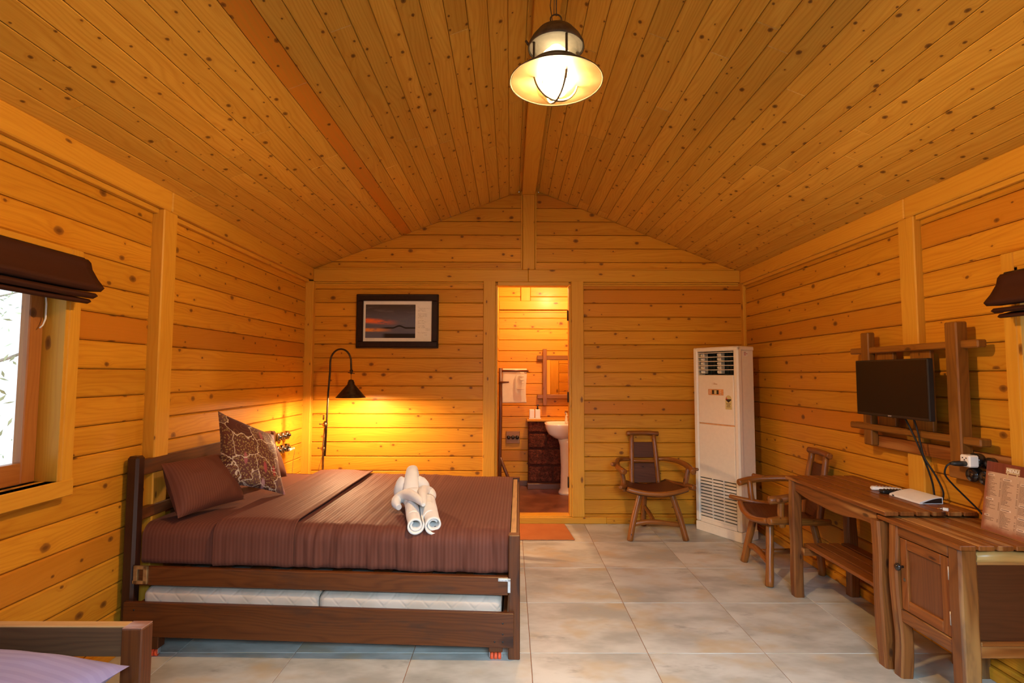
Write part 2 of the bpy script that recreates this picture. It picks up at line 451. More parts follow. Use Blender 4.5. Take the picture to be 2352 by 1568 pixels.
def mat_emit(name, col, strength):
    t = NT(name); e = t.n('ShaderNodeEmission'); e.inputs[0].default_value = (*col, 1); e.inputs[1].default_value = strength
    t.link(e.outputs[0], t.out.inputs[0]); return t.m
M_bulb = mat_emit('lit_frosted_bulb', (1, .60, .26), 2350)
M_bulbdim = mat_emit('dim_bulb_body', (1, .80, .50), 4.0)
M_bulb2 = mat_emit('lit_floor_lamp_bulb', (1, .60, .31), 3600)
M_mirror = plain('mirror_silver', (.85, .85, .83), .02, .5, metal=1, var=.01)
def mat_sunset():
    t = NT('printed_sunset'); uv = t.uv(); x, y, _ = t.sep(uv)      # uv 0..1 over the print
    n = t.noise(t.mapv(uv, (2.2, 7, 1)), 1, 5, .6)
    c = t.mix(t.smooth(y, .45, 1), (.11, .115, .165), (.06, .045, .042))
    c = t.mix(t.math('MULTIPLY', t.smooth(n, .5, .68), .5), c, (.16, .15, .165))
    ox = t.smooth(x, .72, .12)
    b1 = t.math('MULTIPLY', t.smooth(t.math('ABSOLUTE', t.math('ADD', t.math('SUBTRACT', y, .52), t.math('MULTIPLY', x, .10))), .11, .02), ox)
    b2 = t.math('MULTIPLY', t.smooth(t.math('ABSOLUTE', t.math('SUBTRACT', y, .24)), .075, .02), t.smooth(x, .62, .1))
    brk = t.smooth(t.noise(t.mapv(uv, (4, 14, 1)), 1, 4, .7), .30, .52)
    c = t.mix(t.math('MULTIPLY', t.math('MULTIPLY', b1, brk), .95), c, (.85, .17, .035))
    c = t.mix(t.math('MULTIPLY', t.math('MULTIPLY', b2, brk), .9), c, (.85, .32, .05))
    hz = t.math('SUBTRACT', y, t.math('ADD', .30, t.math('MULTIPLY', t.smooth(t.math('ABSOLUTE', t.math('SUBTRACT', x, .68)), .14, 0), .06)))
    c = t.mix(t.math('MULTIPLY', t.smooth(t.math('ABSOLUTE', hz), .035, .012), t.smooth(x, .25, .45)), c, (.010, .009, .010))
    c = t.mix(t.math('MULTIPLY', t.smooth(y, .155, .11), t.smooth(x, .3, .42)), c, (.012, .010, .010))
    t.bsdf(c, .3, .4)
    return t.m
M_sunset = mat_sunset()
def mat_cushion():
    t = NT('printed_cushion_cover'); uv = t.uv()
    w = t.n('ShaderNodeMix', data_type='VECTOR'); w.inputs[0].default_value = .11; t.link(uv, w.inputs[4]); t.link(t.noise(uv, 13, 3, out=1), w.inputs[5])
    v1 = t.n('ShaderNodeTexVoronoi', voronoi_dimensions='2D', feature='DISTANCE_TO_EDGE'); t.link(w.outputs[1], v1.inputs['Vector']); v1.inputs['Scale'].default_value = 8.5
    v2 = t.n('ShaderNodeTexVoronoi', voronoi_dimensions='2D'); t.link(w.outputs[1], v2.inputs['Vector']); v2.inputs['Scale'].default_value = 8.5
    sp = t.n('ShaderNodeSeparateColor'); t.link(v2.outputs['Color'], sp.inputs[0])
    base = t.mix(t.smooth(sp.outputs[0], .35, .65), (.075, .016, .010), (.125, .034, .020))
    base = t.mix(t.math('MULTIPLY', t.smooth(sp.outputs[1], .72, .8), .8), base, (.17, .085, .07))
    v3 = t.n('ShaderNodeTexVoronoi', voronoi_dimensions='2D'); t.link(uv, v3.inputs['Vector']); v3.inputs['Scale'].default_value = 62
    dots = t.math('MULTIPLY', t.smooth(v3.outputs['Distance'], .32, .2), t.smooth(sp.outputs[2], .45, .55))
    base = t.mix(t.math('MULTIPLY', dots, .75), base, (.36, .25, .085))
    v4 = t.n('ShaderNodeTexVoronoi', voronoi_dimensions='2D'); t.link(t.mapv(uv, (15, 5, 1), loc=(3.1, .4, 0)), v4.inputs['Vector']); v4.inputs['Scale'].default_value = 1
    c4 = t.n('ShaderNodeSeparateColor'); t.link(v4.outputs['Color'], c4.inputs[0])
    st = t.math('MULTIPLY', t.smooth(v4.outputs['Distance'], .22, .12), t.math('LESS_THAN', c4.outputs[0], .35))
    base = t.mix(st, base, t.mix(c4.outputs[1], (.36, .03, .03), (.45, .40, .42)))
    vine = t.smooth(t.math('ABSOLUTE', t.math('SINE', t.math('MULTIPLY', t.noise(uv, 6, 1), 40))), .14, .05)
    base = t.mix(t.math('MULTIPLY', vine, .45), base, (.40, .20, .05))
    c = t.mix(t.smooth(v1.outputs['Distance'], .030, .016), base, (.62, .50, .36))
    t.bsdf(c, .6, .3, bump=t.noise(uv, 300, 2), bstr=.15, sheen=.2)
    return t.m
M_cush = mat_cushion()
def mat_menu():
    t = NT('menu_paper'); uv = t.uv(); x, y, _ = t.sep(uv)
    n = t.noise(t.mapv(uv, (3, 4, 1)), 1, 4, .6)
    edge = t.math('MINIMUM', t.math('MINIMUM', x, t.math('SUBTRACT', 1, x)), y)
    e = t.smooth(t.math('ADD', edge, t.math('MULTIPLY', t.math('SUBTRACT', n, .5), .14)), .14, .015)
    c = t.mix(e, (.50, .33, .21), (.27, .085, .038))
    wood_ = t.noise(t.mapv(uv, (22, 1.5, 1)), 1, 3)
    top = t.mix(wood_, (.10, .018, .010), (.21, .05, .026))
    c = t.mix(t.math('GREATER_THAN', y, .855), c, top)
    t.bsdf(c, .4, .4, coat=.2)
    return t.m
M_menu = mat_menu()
M_leaf = plain('pale_leaf', (.66, .74, .50), .6, .3, var=.3, nscale=6)
M_bark = plain('bark', (.55, .47, .40), .9, .2, var=.3)
M_ground = plain('outside_ground', (.35, .30, .2), .9, .2, var=.2, nscale=2)

# ------------------------------------------------------------------ room constants
XL, XR = -1.995, 2.287          # plank faces
BL, BR = -1.933, 2.249          # beam / post faces
YB = 5.153                      # header / jamb face; planks recessed
YBP = 5.188
YF = -.50
Z0 = .491 - 4*.1357             # groove grid
PIT = .1357
RX, RZ = .177, 3.277            # ridge
def zceil(x):
    return RZ-.388*(RX-x) if x < RX else RZ-.4065*(x-RX)
GAP = .0035
# ---- plank walls
def rows(z0, z1):
    k = math.floor((z0-Z0)/PIT)
    while Z0+k*PIT < z1-1e-6:
        a = max(z0, Z0+k*PIT); b = min(z1, Z0+(k+1)*PIT)
        if b-a > .012: yield a+GAP/2, b-GAP/2
        k += 1
def side_wall(mb, xf, inward, segs, z0, z1, hole=None):
    for (a, b) in segs:
        for (p, q) in rows(z0, z1):
            spans = [(a, b)]
            if hole and not (q <= hole[2]+.002 or p >= hole[3]-.002):
                spans = [(a, min(b, hole[0])), (max(a, hole[1]), b)]
            for (u, w) in spans:
                if w-u > .02:
                    mb.box((xf, u, p), (xf-inward*.03, w, q), .007)
        # backing panel that closes the grooves
mb = MB(); WY0, WY1, WZ0, WZ1 = .95, 2.33, .955, 1.90
side_wall(mb, XL, 1, [(YF, 2.92), (3.04, 5.14)], 0, 2.33, (WY0, WY1, WZ0, WZ1))
for a in [((XL-.05, YF, 0), (XL-.026, WY0, 2.6)), ((XL-.05, WY1, 0), (XL-.026, 5.3, 2.6)), ((XL-.05, WY0, 0), (XL-.026, WY1, WZ0)), ((XL-.05, WY0, WZ1), (XL-.026, WY1, 2.6))]:
    mb.box(a[0], a[1], .001)
struct('wall_left', mb, M_pine, 'long pine plank wall on the left behind the headboard')
mb = MB(); VY0, VY1 = .95, 2.33
side_wall(mb, XR, -1, [(YF, 2.92), (3.04, 5.14)], 0, 2.31, (VY0, VY1, WZ0, WZ1))
for a in [((XR+.05, YF, 0), (XR+.026, VY0, 2.6)), ((XR+.05, VY1, 0), (XR+.026, 5.3, 2.6)), ((XR+.05, VY0, 0), (XR+.026, VY1, WZ0)), ((XR+.05, VY0, WZ1), (XR+.026, VY1, 2.6))]:
    mb.box(a[0], a[1], .001)
struct('wall_right', mb, M_pine, 'long pine plank wall on the right behind the desk')
# back wall: door opening between the jambs, gable above the header
mb = MB()
DX0, DX1, DZ0, DZ1 = -.129, .568, .065, 2.288
for (a, b) in [(XL, -.255), (.70, XR)]:
    for (p, q) in rows(0, 2.33):
        mb.box((a, YBP, p), (b, YBP+.03, q), .007)
def clip_row(x0, x1, p, q):
    # part of the row x0..x1, p..q that lies under the roof line, as a convex polygon
    def lim(z, left):
        if left: return max(x0, RX-(RZ-z)/.388)
        return min(x1, RX+(RZ-z)/.4065)
    zt = q
    if x1 <= RX: a0, a1, b0, b1 = lim(p, 1), lim(q, 1), x1, x1
    else: a0, a1, b0, b1 = x0, x0, lim(p, 0), lim(q, 0)
    if b0-a0 < .03: return None
    if b1-a1 < .01:
        return None
    return [(a0, p), (b0, p), (b1, q), (a1, q)]
for (a, b) in [(XL, .105), (.245, XR)]:
    for (p, q) in rows(2.44, 3.25):
        a_, b_ = (a, b) if not (a < RX < b) else (a, b)
        pl = clip_row(a_, b_, p, q)
        if pl: mb.prism(pl, lambda x, z, h: (x, YBP+.03-h, z), .03, .006)
for lo, hi in [((XL-.05, YBP+.024, 0), (-.2, YBP+.05, 2.45)), ((.64, YBP+.024, 0), (XR+.05, YBP+.05, 2.45))]:
    mb.box(lo, hi, .001)
mb.prism([(XL-.05, 2.30), (XR+.05, 2.30), (XR+.05, zceil(XR+.05)), (RX, RZ), (XL-.05, zceil(XL-.05))], lambda x, z, h: (x, YBP+.05-h, z), .026, 0)
struct('wall_back', mb, M_pine, 'pine plank gable wall at the back of the cabin')
# front wall behind the camera with a window; its unseen sill is shaped to block low daylight
mb = MB(); FX0, FX1, FZ1 = -.85, 1.15, 2.10
for (a, b) in [(XL-.05, FX0), (FX1, XR+.05)]:
    for (p, q) in rows(0, 2.45): mb.box((a, YF, p), (b, YF-.03, q), .006)
    mb.box((a, YF-.06, 0), (b, YF-.026, 2.5), .001)
for (p, q) in list(rows(FZ1, 2.45))+list(rows(0, .92)): mb.box((FX0, YF, p), (FX1, YF-.03, q), .006)
mb.prism([(XL-.05, 2.15), (XR+.05, 2.15), (XR+.05, zceil(XR+.05)), (RX, RZ), (XL-.05, zceil(XL-.05))], lambda x, z, h: (x, YF-.06+h, z), .03, 0) if False else None
mb.box((FX0, YF-.06, 0), (FX1, YF-.026, .92), .001)
mb.prism([(XL-.05, 2.44), (XR+.05, 2.44), (RX, RZ)], lambda x, z, h: (x, YF-.06+h, z), .03, 0)
struct('wall_front', mb, M_pine, 'pine plank wall with a wide open window, opposite the gable wall')
# floor
mb = MB(); gx, gy, S = .1056, 4.6053, .6
mb.box((XL-.06, YF-.1, -.04), (XR+.06, YBP+.1, -.0035), .001, mi=1)
for i in range(-4, 5):
    for k in range(-2, 12):
        x0, x1 = gx+i*S, gx+(i+1)*S; y1, y0 = gy-(k-1)*S, gy-k*S
        x0c, x1c = max(x0+.0015, XL-.02), min(x1-.0015, XR+.02); y0c, y1c = max(y0+.0015, YF), min(y1-.0015, YBP+.02)
        if x1c-x0c > .02 and y1c-y0c > .02:
            mb.box((x0c, y0c, -.012), (x1c, y1c, 0), .0015, grain=0)
struct('floor', mb, [M_tile, M_grout], 'cream and grey square tile floor with thin orange grout')
# ceiling boards
mb = MB(); BW = .104
for side in (0, 1):
    sl = math.atan(.388) if side == 0 else math.atan(.4065)
    x = RX; k = 0
    sg = -1 if side == 0 else 1
    dirv = Vector((sg*math.cos(sl), 0, -math.sin(sl))); nrm = Vector((sg*math.sin(sl)*1, 0, math.cos(sl)))
    total = (RX-XL+.03)/math.cos(sl) if side == 0 else (XR+.03-RX)/math.cos(sl)
    nb = math.ceil(total/BW)
    for k in range(nb):
        a, b = k*BW+.0012, (k+1)*BW-.0012
        y = YF-.05-random.random()*1.5
        cuts = []
        while y < YBP+.03:
            y2 = y+random.uniform(1.6, 2.9)
            cuts.append((max(y, YF-.05), min(y2, YBP+.03))); y = y2
        for (u, w) in cuts:
            if w-u < .03: continue
            tt = None
            if side == 0 and k == 12: tt = (.35, .99)
            M = Matrix.Translation((RX, 0, RZ)) @ Matrix((( dirv.x, 0, nrm.x, 0), (0, 1, 0, 0), (dirv.z, 0, nrm.z, 0), (0, 0, 0, 1)))
            if side == 0: pass
            mb.box((a, u+.0006, 0), (b, w-.0006, .016), .0028, grain=1, tint=tt or (random.random(), random.random()*.86), M=M)
    M = Matrix.Translation((RX, 0, RZ)) @ Matrix(((dirv.x, 0, nrm.x, 0), (0, 1, 0, 0), (dirv.z, 0, nrm.z, 0), (0, 0, 0, 1)))
    mb.box((-.01, YF-.06, .0135), (total+.05, YBP+.06, .035), .001, grain=1, M=M)
o = struct('ceiling', mb, M_pine2, 'pitched ceiling of narrow knotty pine boards')

# ---- trims: beams, posts, corner strips, baseboards
tn = [0]
def trim(boxes, label, mat=None, bev=.006):
    tn[0] += 1
    m = MB()
    for b in boxes: m.box(b[0], b[1], b[2] if len(b) > 2 else bev)
    return struct('trim_%d' % tn[0], m, mat or M_trim, label)
def lplate(x0, x1, zb, zt): pass
trim([((XL-.02, YF, 2.338), (BL, 2.985, 2.457)), ((XL-.02, 2.988, 2.338), (BL, YBP, 2.457)), ((XL-.0, YF, 2.310), (XL+.030, 2.92, 2.338), .003), ((XL, 3.04, 2.310), (XL+.030, 5.13, 2.338), .003)], 'pine wall plate beam under the left eave')
trim([((XR+.02, YF, 2.314), (BR, 2.985, 2.434)), ((XR+.02, 2.988, 2.314), (BR, YBP, 2.434)), ((XR, YF, 2.286), (XR-.024, 2.92, 2.314), .003), ((XR, 3.04, 2.286), (XR-.024, 5.13, 2.314), .003)], 'pine wall plate beam under the right eave')
trim([((BL, YB, 2.325), (.17, YB+.06, 2.446)), ((.1705, YB, 2.325), (BR, YB+.06, 2.446)), ((XL+.05, YBP-.012, 2.29), (-.27, YBP+.01, 2.305), .003), ((XL+.05, YBP-.012, 2.308), (-.27, YBP+.01, 2.324), .003), ((.712, YBP-.012, 2.29), (XR-.05, YBP+.01, 2.305), .003), ((.712, YBP-.012, 2.308), (XR-.05, YBP+.01, 2.324), .003), ((BL+.05, YBP-.02, 2.446), (.11, YBP, 2.462), .003), ((.24, YBP-.02, 2.446), (BR-.05, YBP, 2.462), .003)], 'pine header beam across the back wall above the door')
trim([((.109, YF, 3.198), (.240, YB+.04, 3.30))], 'pine ridge beam along the ceiling peak', bev=.005)
trim([((.115, YB, 2.446), (.235, YB+.05, 3.198)), ((.098, YBP-.015, 2.46), (.113, YBP+.01, 3.24), .002), ((.237, YBP-.015, 2.46), (.252, YBP+.01, 3.24), .002)], 'short pine king post in the gable above the door')
trim([((XL-.02, 2.920, 0), (BL, 3.04, 2.338))], 'pine wall post on the left wall above the headboard')
trim([((XR+.02, 2.920, 0), (BR, 3.04, 2.314))], 'pine wall post on the right wall behind the television')
trim([((XL-.02, YB-.02, .0), (-1.921, YB+.05, 2.325))], 'pine corner strip between left wall and back wall')
trim([((XR+.02, YB-.02, .0), (2.262, YB+.05, 2.325))], 'pine corner strip between right wall and back wall')
m = MB(); m.box((XL-.01, YF, 0), (XL+.022, 2.92, .062), .004); m.box((XL-.01, 3.04, 0), (XL+.022, YBP, .062), .004); struct('baseboard_left', m, M_trim)
m = MB(); m.box((XR+.01, YF, 0), (XR-.036, 2.92, .055), .004); m.box((XR+.01, 3.04, 0), (XR-.036, YBP, .055), .004); m.box((XR+.01, YF, .058), (XR-.018, 2.92, .085), .004); m.box((XR+.01, 3.04, .058), (XR-.018, YBP, .085), .004); struct('baseboard_right', m, M_pine)
m = MB()
m.box((XL, YB, 0), (-.28, YB+.06, .062), .004); m.box((.92, YB, 0), (BR, YB+.06, .062), .004)
struct('baseboard_back', m, M_pine)
# door frame (structure) with threshold and hinges
m = MB()
m.box((-.268, YB, 0.063), (-.150, YB+.12, 2.338), .005)
m.box((.590, YB, 0.063), (.712, YB+.12, 2.338), .005)
m.box((-.150, YB+.012, .065), (DX0, YB+.12, DZ1), .003); m.box((DX1, YB+.012, .065), (.590, YB+.12, DZ1), .003)
m.box((DX0, YB+.010, DZ1), (DX1, YB+.12, 2.325), .003)
m.box((-.28, YB, 0), (.92, YB+.16, .062), .006)
m.box((-.13, YB+.02, .060), (.57, YB+.15, .070), .003)
dr = struct('door_1', m, M_trim, 'pine door frame of the open bathroom doorway in the gable wall')
for z in (.33, 1.15, 1.95):
    h = MB(); h.box((DX1-.012, YB+.05, z), (DX1, YB+.085, z+.10), .001); h.tube([(DX1-.010, YB+.045, z), (DX1-.010, YB+.045, z+.10)], .005, 8)
    obj('hinge', h, M_bronze, dr)

# ------------------------------------------------------------------ windows
def window(n, xin, side, y0, y1, z0, z1, label):
    # side -1: left wall (outside towards -x); +1: right wall
    sx = side
    fx = xin-sx*.055            # face of the architrave inside the room
    m = MB()
    m.box((xin, y1, z0-.065), (fx, y1+.062, z1+.07), .004)
    m.box((xin, y0-.062, z0-.065), (fx, y0, z1+.07), .004)
    m.box((xin, y0-.07, z0-.072), (fx+sx*-.004, y1+.066, z0), .004)
    m.box((xin, y0, z1), (fx, y1, z1+.07), .004)
    m.box((fx+sx*.002, y1-.018, z0), (xin+sx*.11, y1, z1), .002)
    m.box((fx+sx*.002, y0, z0), (xin+sx*.11, y0+.018, z1), .002)
    m.box((fx+sx*.002, y0, z0-.02), (xin+sx*.11, y1, z0), .002)
    m.box((fx+sx*.002, y0, z1-.02), (xin+sx*.11, y1, z1), .002)
    w = struct('window_%d' % n, m, M_trim, label)
    xs0, xs1 = xin+sx*.040, xin+sx*.082
    s = MB(); ST = .068
    s.box((xs0, y0+.02, z0+.002), (xs1, y0+.02+ST, z1-.02), .004); s.box((xs0, y1-.02-ST, z0+.002), (xs1, y1-.02, z1-.02), .004)
    s.box((xs0, y0+.02+ST, z0+.002), (xs1, y1-.02-ST, z0+.09), .004); s.box((xs0, y0+.02+ST, z1-.02-ST), (xs1, y1-.02-ST, z1-.02), .004)
    s.box((xs0+sx*.03, (y0+y1)/2-.03, z0+.09), (xs1, (y0+y1)/2+.03, z1-.09), .003)
    obj('sash', s, M_sash, w)
    g = MB(); g.box((xin+sx*.058, y0+.06, z0+.06), (xin+sx*.062, y1-.06, z1-.06), 0); obj('glass_pane', g, M_glass, w)
    h = MB(); yy = y1-.035
    h.tube([(xs0-sx*.012, yy, 1.78), (xs0-sx*.020, yy, 1.72), (xs0-sx*.022, yy-.002, 1.655), (xs0-sx*.020, yy-.012, 1.625), (xs0-sx*.016, yy-.022, 1.612)], [.0035, .0035, .0035, .003, .0025], 8)
    lo_ = obj('window_latch', h, M_white, w); lo_['label'] = 'thin white curved latch'
    return w
window(1, XL, -1, WY0, WY1, WZ0, WZ1, 'bright pine framed window in the left wall')
window(2, XR, 1, VY0, VY1, WZ0, WZ1, 'pine framed window in the right wall beside the menu')
def blind(x, sx, y0, y1, label, dz=0, n=36):
    t = thing('roman_blind', label, 'blind', (0, 0, 0))
    # raised roman shade: profile in (offset from wall, z); cloth folds stacked
    def strip(prof, name, th=.004, amp=.006, tap=0):
        m = MB()
        def fn(u, v):
            k = v*(len(prof)-1); i = min(int(k), len(prof)-2); f = k-i
            a = Vector(prof[i])*(1-f)+Vector(prof[i+1])*f
            y = y0+(y1-y0)*u
            e = mnoise.noise(Vector((y*4, v*2, x)))*amp; e2 = mnoise.noise(Vector((y*2.2+5, v*1.2, x)))*amp
            w = 1+.0*u
            yy = y+(tap*(v if u > .5 else -v) if u in (0, 1) else 0)
            return Vector((x+sx*(a.x+e*v), yy, a.y+dz+e2)), (y, v*.2)
        m.grid(fn, n, 3*(len(prof)-1), smooth=True)
        o = obj(name, m, M_blind, t)
        md = o.modifiers.new('s', 'SOLIDIFY'); md.thickness = th; md.offset = 0
        return o
    strip([(.012, 1.925), (.06, 1.92), (.072, 1.905), (.078, 1.875), (.105, 1.83), (.135, 1.793), (.12, 1.780), (.06, 1.782), (.02, 1.79)], 'front_fold', tap=.012)
    strip([(.02, 1.775), (.10, 1.768), (.112, 1.757), (.095, 1.748), (.02, 1.76)], 'middle_fold')
    strip([(.02, 1.755), (.075, 1.742), (.084, 1.732), (.07, 1.726), (.02, 1.74)], 'lower_fold')
    m = MB(); m.box((x+sx*.0, y0, 1.895+dz), (x+sx*.05, y1, 1.93+dz), .003); obj('headrail', m, M_bronze, t)
    return t
blind(-1.938, 1, .85, 2.335, 'dark brown roman blind raised above the left window')
blind(2.230, -1, .85, 2.325, 'dark brown roman blind raised on the right wall above the menu', dz=-.055)

# ------------------------------------------------------------------ bathroom beyond the door
BY0, BY1 = YB+.12, 6.60
m = MB()
for (p, q) in rows(.07, 2.22): m.box((-.16, BY1, p), (1.45, BY1+.03, q), .006)
for (p, q) in rows(2.33, 2.95):
    m.box((-.16, BY1, p), (.125, BY1+.03, q), .006); m.box((.245, BY1, p), (1.45, BY1+.03, q), .006)
m.box((-.2, BY1+.026, 0), (1.5, BY1+.06, 3.0), .001)
struct('wall_bathroom', m, M_pine, 'bright pine plank wall at the far side of the bathroom')
m = MB(); m.box((-.145, BY1-.03, 2.225), (1.45, BY1+.02, 2.335), .005); m.box((.127, BY1-.02, 2.335), (.243, BY1+.02, 2.95), .004); m.box((-.14, BY1-.012, 2.195), (1.45, BY1+.005, 2.21), .002)
struct('trim_%d' % (tn[0]+1), m, M_trim, 'pine beam and short post high on the bathroom wall'); tn[0] += 1
m = MB()
for (p, q) in rows(.07, 2.95): m.box((-.175, BY0+.0, p), (-.145, BY1, q), .006)
m.box((-.2, BY0, 0), (-.17, BY1+.03, 3.0), .001); struct('wall_bathroom_left', m, M_pine)
m = MB()
for (p, q) in rows(.07, 2.95): m.box((1.45, BY0, p), (1.48, BY1, q), .006)
m.box((1.475, BY0, 0), (1.5, BY1+.03, 3.0), .001); struct('wall_bathroom_right', m, M_pine)
m = MB(); m.box((-.2, BY0, 2.95), (1.5, BY1+.05, 3.0), .001); struct('ceiling_bathroom', m, M_pine2)
m = MB()
for (p, q) in rows(.07, 2.95):
    m.box((-.2, YBP+.055, p), (-.155, YBP+.085, q), .004); m.box((.715, YBP+.055, p), (1.48, YBP+.085, q), .004)
m.box((-.155, YBP+.055, 2.34), (.715, YBP+.085, 2.95), .004)
struct('wall_bathroom_front', m, M_pine)
m = MB(); m.box((-.2, YB+.14, -.02), (1.5, BY1+.03, .065), .001); struct('floor_bathroom', m, M_bathfloor, 'dark red oxide floor of the bathroom')
m = MB(); m.box((-.145, BY1-.018, .065), (.22, BY1, .125), .002); struct('baseboard_bathroom', m, M_rack)
# laterite half wall behind the basin (built-in)
LX0, LX1, LY = .215, 1.45, 6.42
m = MB(); m.box((LX0, LY+.015, .065), (LX1, BY1-.001, .855), .003, mi=1)
random.seed(21)
z = .135; off = 0
hs = [.20, .20, .185, .155]
for r_, h_ in enumerate(hs):
    x = LX0
    w = [.30, .42, .22, .36][r_]
    while x < LX1-.03:
        x2 = min(LX1, x+w)
        m.box((x+.004, LY-random.uniform(0, .012), z+.006), (x2-.012, LY+.03, z+h_-.010), .016)
        x = x2; w = random.choice([.3, .38, .44])
    z += h_
m.box((LX0-.012, LY-.045, .065), (LX1, LY+.02, .130), .004, mi=2)
lw = struct('wall_washbasin', m, [M_lat, M_mortar, M_rack], 'low dark red laterite block wall behind the washbasin')
m = MB(); m.box((LX0-.02, LY-.03, .857), (LX1, BY1-.002, .885), .005); struct('trim_%d' % (tn[0]+1), m, M_trim, 'pine ledge on top of the low laterite wall'); tn[0] += 1
random.seed(5)
# washbasin
wb = thing('washbasin', 'white ceramic washbasin on a pedestal in the bathroom', 'basin', (.66, 6.17, .065))
m = MB(); cx = 0
def basin(u, v):
    # u around, v profile
    a = 2*math.pi*u
    prof = [(.0, .655), (.60, .66), (.84, .70), (.90, .785), (.94, .80), (1.0, .795), (1.0, .775), (.97, .74), (.86, .68), (.62, .635), (.42, .615), (.0, .612)]
    k = v*(len(prof)-1); i = min(int(k), len(prof)-2); f = k-i
    r = prof[i][0]*(1-f)+prof[i+1][0]*f; zz = prof[i][1]*(1-f)+prof[i+1][1]*f
    c, s_ = math.cos(a), math.sin(a)
    e = 4.0; q = (abs(c)**e+abs(s_)**e)**(-1/e)
    return Vector((c*q*.265*r, s_*q*.205*r, zz)), (u, v)
m.grid(basin, 48, 22, smooth=True, flip=True); obj('bowl', m, M_ceramic, wb)
m = MB(); m.lathe([(.115, 0), (.11, .02), (.088, .06), (.082, .3), (.095, .55), (.12, .63)], 28); obj('pedestal', m, M_ceramic, wb)
m = MB(); m.tube([(.0, .16, .78), (.0, .16, .87), (.0, .145, .895), (.0, .10, .895), (.0, .085, .88)], [.018, .016, .013, .012, .010], 12); m.box((-.02, .15, .895), (.02, .175, .935), .004)
tp = obj('tap', m, M_chrome, wb); tp['label'] = 'chrome pillar tap'
# soap set
sd = thing('soap_dispenser', 'white soap and tumbler set with black pump on the bathroom ledge', 'dispenser', (.275, 6.46, .885))
m = MB(); m.box((-.055, -.035, 0), (.092, .035, .010), .004); obj('tray', m, M_white, sd)
m = MB(); m.box((-.048, -.028, .010), (.012, .028, .115), .006); obj('tumbler', m, M_white, sd)
m = MB(); m.box((.022, -.028, .010), (.084, .028, .115), .006); obj('bottle', m, M_white, sd)
m = MB(); m.tube([(.053, 0, .113), (.053, 0, .135)], .012, 12); m.tube([(.053, 0, .135), (.053, 0, .16)], .006, 8); m.box((.038, -.03, .155), (.068, .010, .172), .004); pm = obj('pump', m, M_black, sd)
# mirror
mr = thing('bathroom_mirror', 'wall mirror in a crossed dark wood frame above the washbasin', 'mirror', (0, 0, 0))
m = MB(); yb = BY1-.045
for nm, lo, hi in [('frame_upright', (.395, yb-.03, 1.04), (.445, yb+.025, 1.735)), ('frame_upright', (1.06, yb-.03, 1.04), (1.11, yb+.025, 1.735)), ('frame_rail', (.325, yb-.005, 1.60), (1.18, yb+.04, 1.655)), ('frame_rail', (.325, yb-.02, 1.125), (1.18, yb+.04, 1.175))]:
    q = MB(); q.box(lo, hi, .005); obj(nm, q, M_latt, mr)
q = MB(); q.box((.445, yb+.0, 1.175), (.487, yb+.03, 1.60), .003); q.box((.487, yb+.004, 1.588), (1.06, yb+.03, 1.60), .002); obj('inner_frame', q, M_trim, mr)
q = MB(); q.box((.487, yb+.012, 1.175), (1.06, yb+.018, 1.588), 0); obj('mirror_glass', q, M_mirror, mr)
# bathroom socket
sb = thing('bathroom_switch_board', 'square wooden switch plate with three black switches on the bathroom wall', 'switch', (0, 0, 0))
m = MB(); m.box((-.055, BY1-.022, .575), (.115, BY1-.001, .725), .004); obj('wood_plate', m, M_switchboard, sb)
for k in range(3):
    m = MB(); m.lathe([(.024, 0), (.024, .012), (.018, .02), (0, .021)], 16, Matrix.Translation((-.022+k*.052, BY1-.022, .65)) @ Matrix.Rotation(R(90), 4, 'X')); obj('round_switch', m, M_bakelite, sb)
# towel rack and towel
tr = thing('towel_rack', 'dark wooden towel ladder standing at the left of the bathroom', 'rack', (0, 0, 0))
ry = 5.96
m = MB(); m.tube([(-.115, ry, .07), (-.118, ry, .5), (-.112, ry, 1.0), (-.115, ry, 1.49)], [.020, .019, .020, .019], 8, wob=.15); obj('upright', m, M_rack, tr)
m = MB(); m.tube([(-.115, ry+.0, 1.46), (.20, ry+.05, 1.46)], .013, 8); obj('rail', m, M_rack, tr)
m = MB(); m.tube([(-.13, ry-.015, 1.33), (-.02, ry-.05, 1.335)], [.012, .010], 8); obj('peg', m, M_rack, tr)
m = MB(); m.tube([(-.115, ry, .50), (.06, ry+.05, .07)], .018, 8); obj('brace', m, M_rack, tr)
m = MB()
def twl(u, v):
    x = -.095+u*.272
    th = v*2-1
    if abs(th) < .08: a = th/.08*math.pi/2; y = ry+.026+math.sin(a)*-.018; z = 1.462+math.cos(a)*.018
    else:
        s_ = 1 if th < 0 else -1
        l = (abs(th)-.08)/.92*(.36 if th > 0 else .30)
        y = ry+.026+s_*.018+mnoise.noise(Vector((x*9, l*4, th)))*.006*min(1, l*8); z = 1.462-l
        if th > 0: y -= .004
    y += (x+.115)*.16
    return Vector((x+.006*math.sin(z*14), y, z)), (x, v*.7)
m.grid(twl, 16, 64); tw = obj('towel', m, M_towel2); tag(tw, 'cream bath towel hanging on the bathroom rack', 'towel')
md = tw.modifiers.new('s', 'SOLIDIFY'); md.thickness = .008; md.offset = 0
m = MB()
for k in range(5):
    zz = 1.445-k*.036
    if k == 4: m.box((.07, ry-.003, 1.26), (.073, ry+.018, 1.44), .001)
    else: m.box((.105+.02*(k % 2), ry+.002, zz-.018), (.150, ry+.022, zz), .002)
m.box((.07, ry-.003, 1.258), (.16, ry+.02, 1.262), .001)
e_ = obj('embossed_border', m, M_towel2, tw)

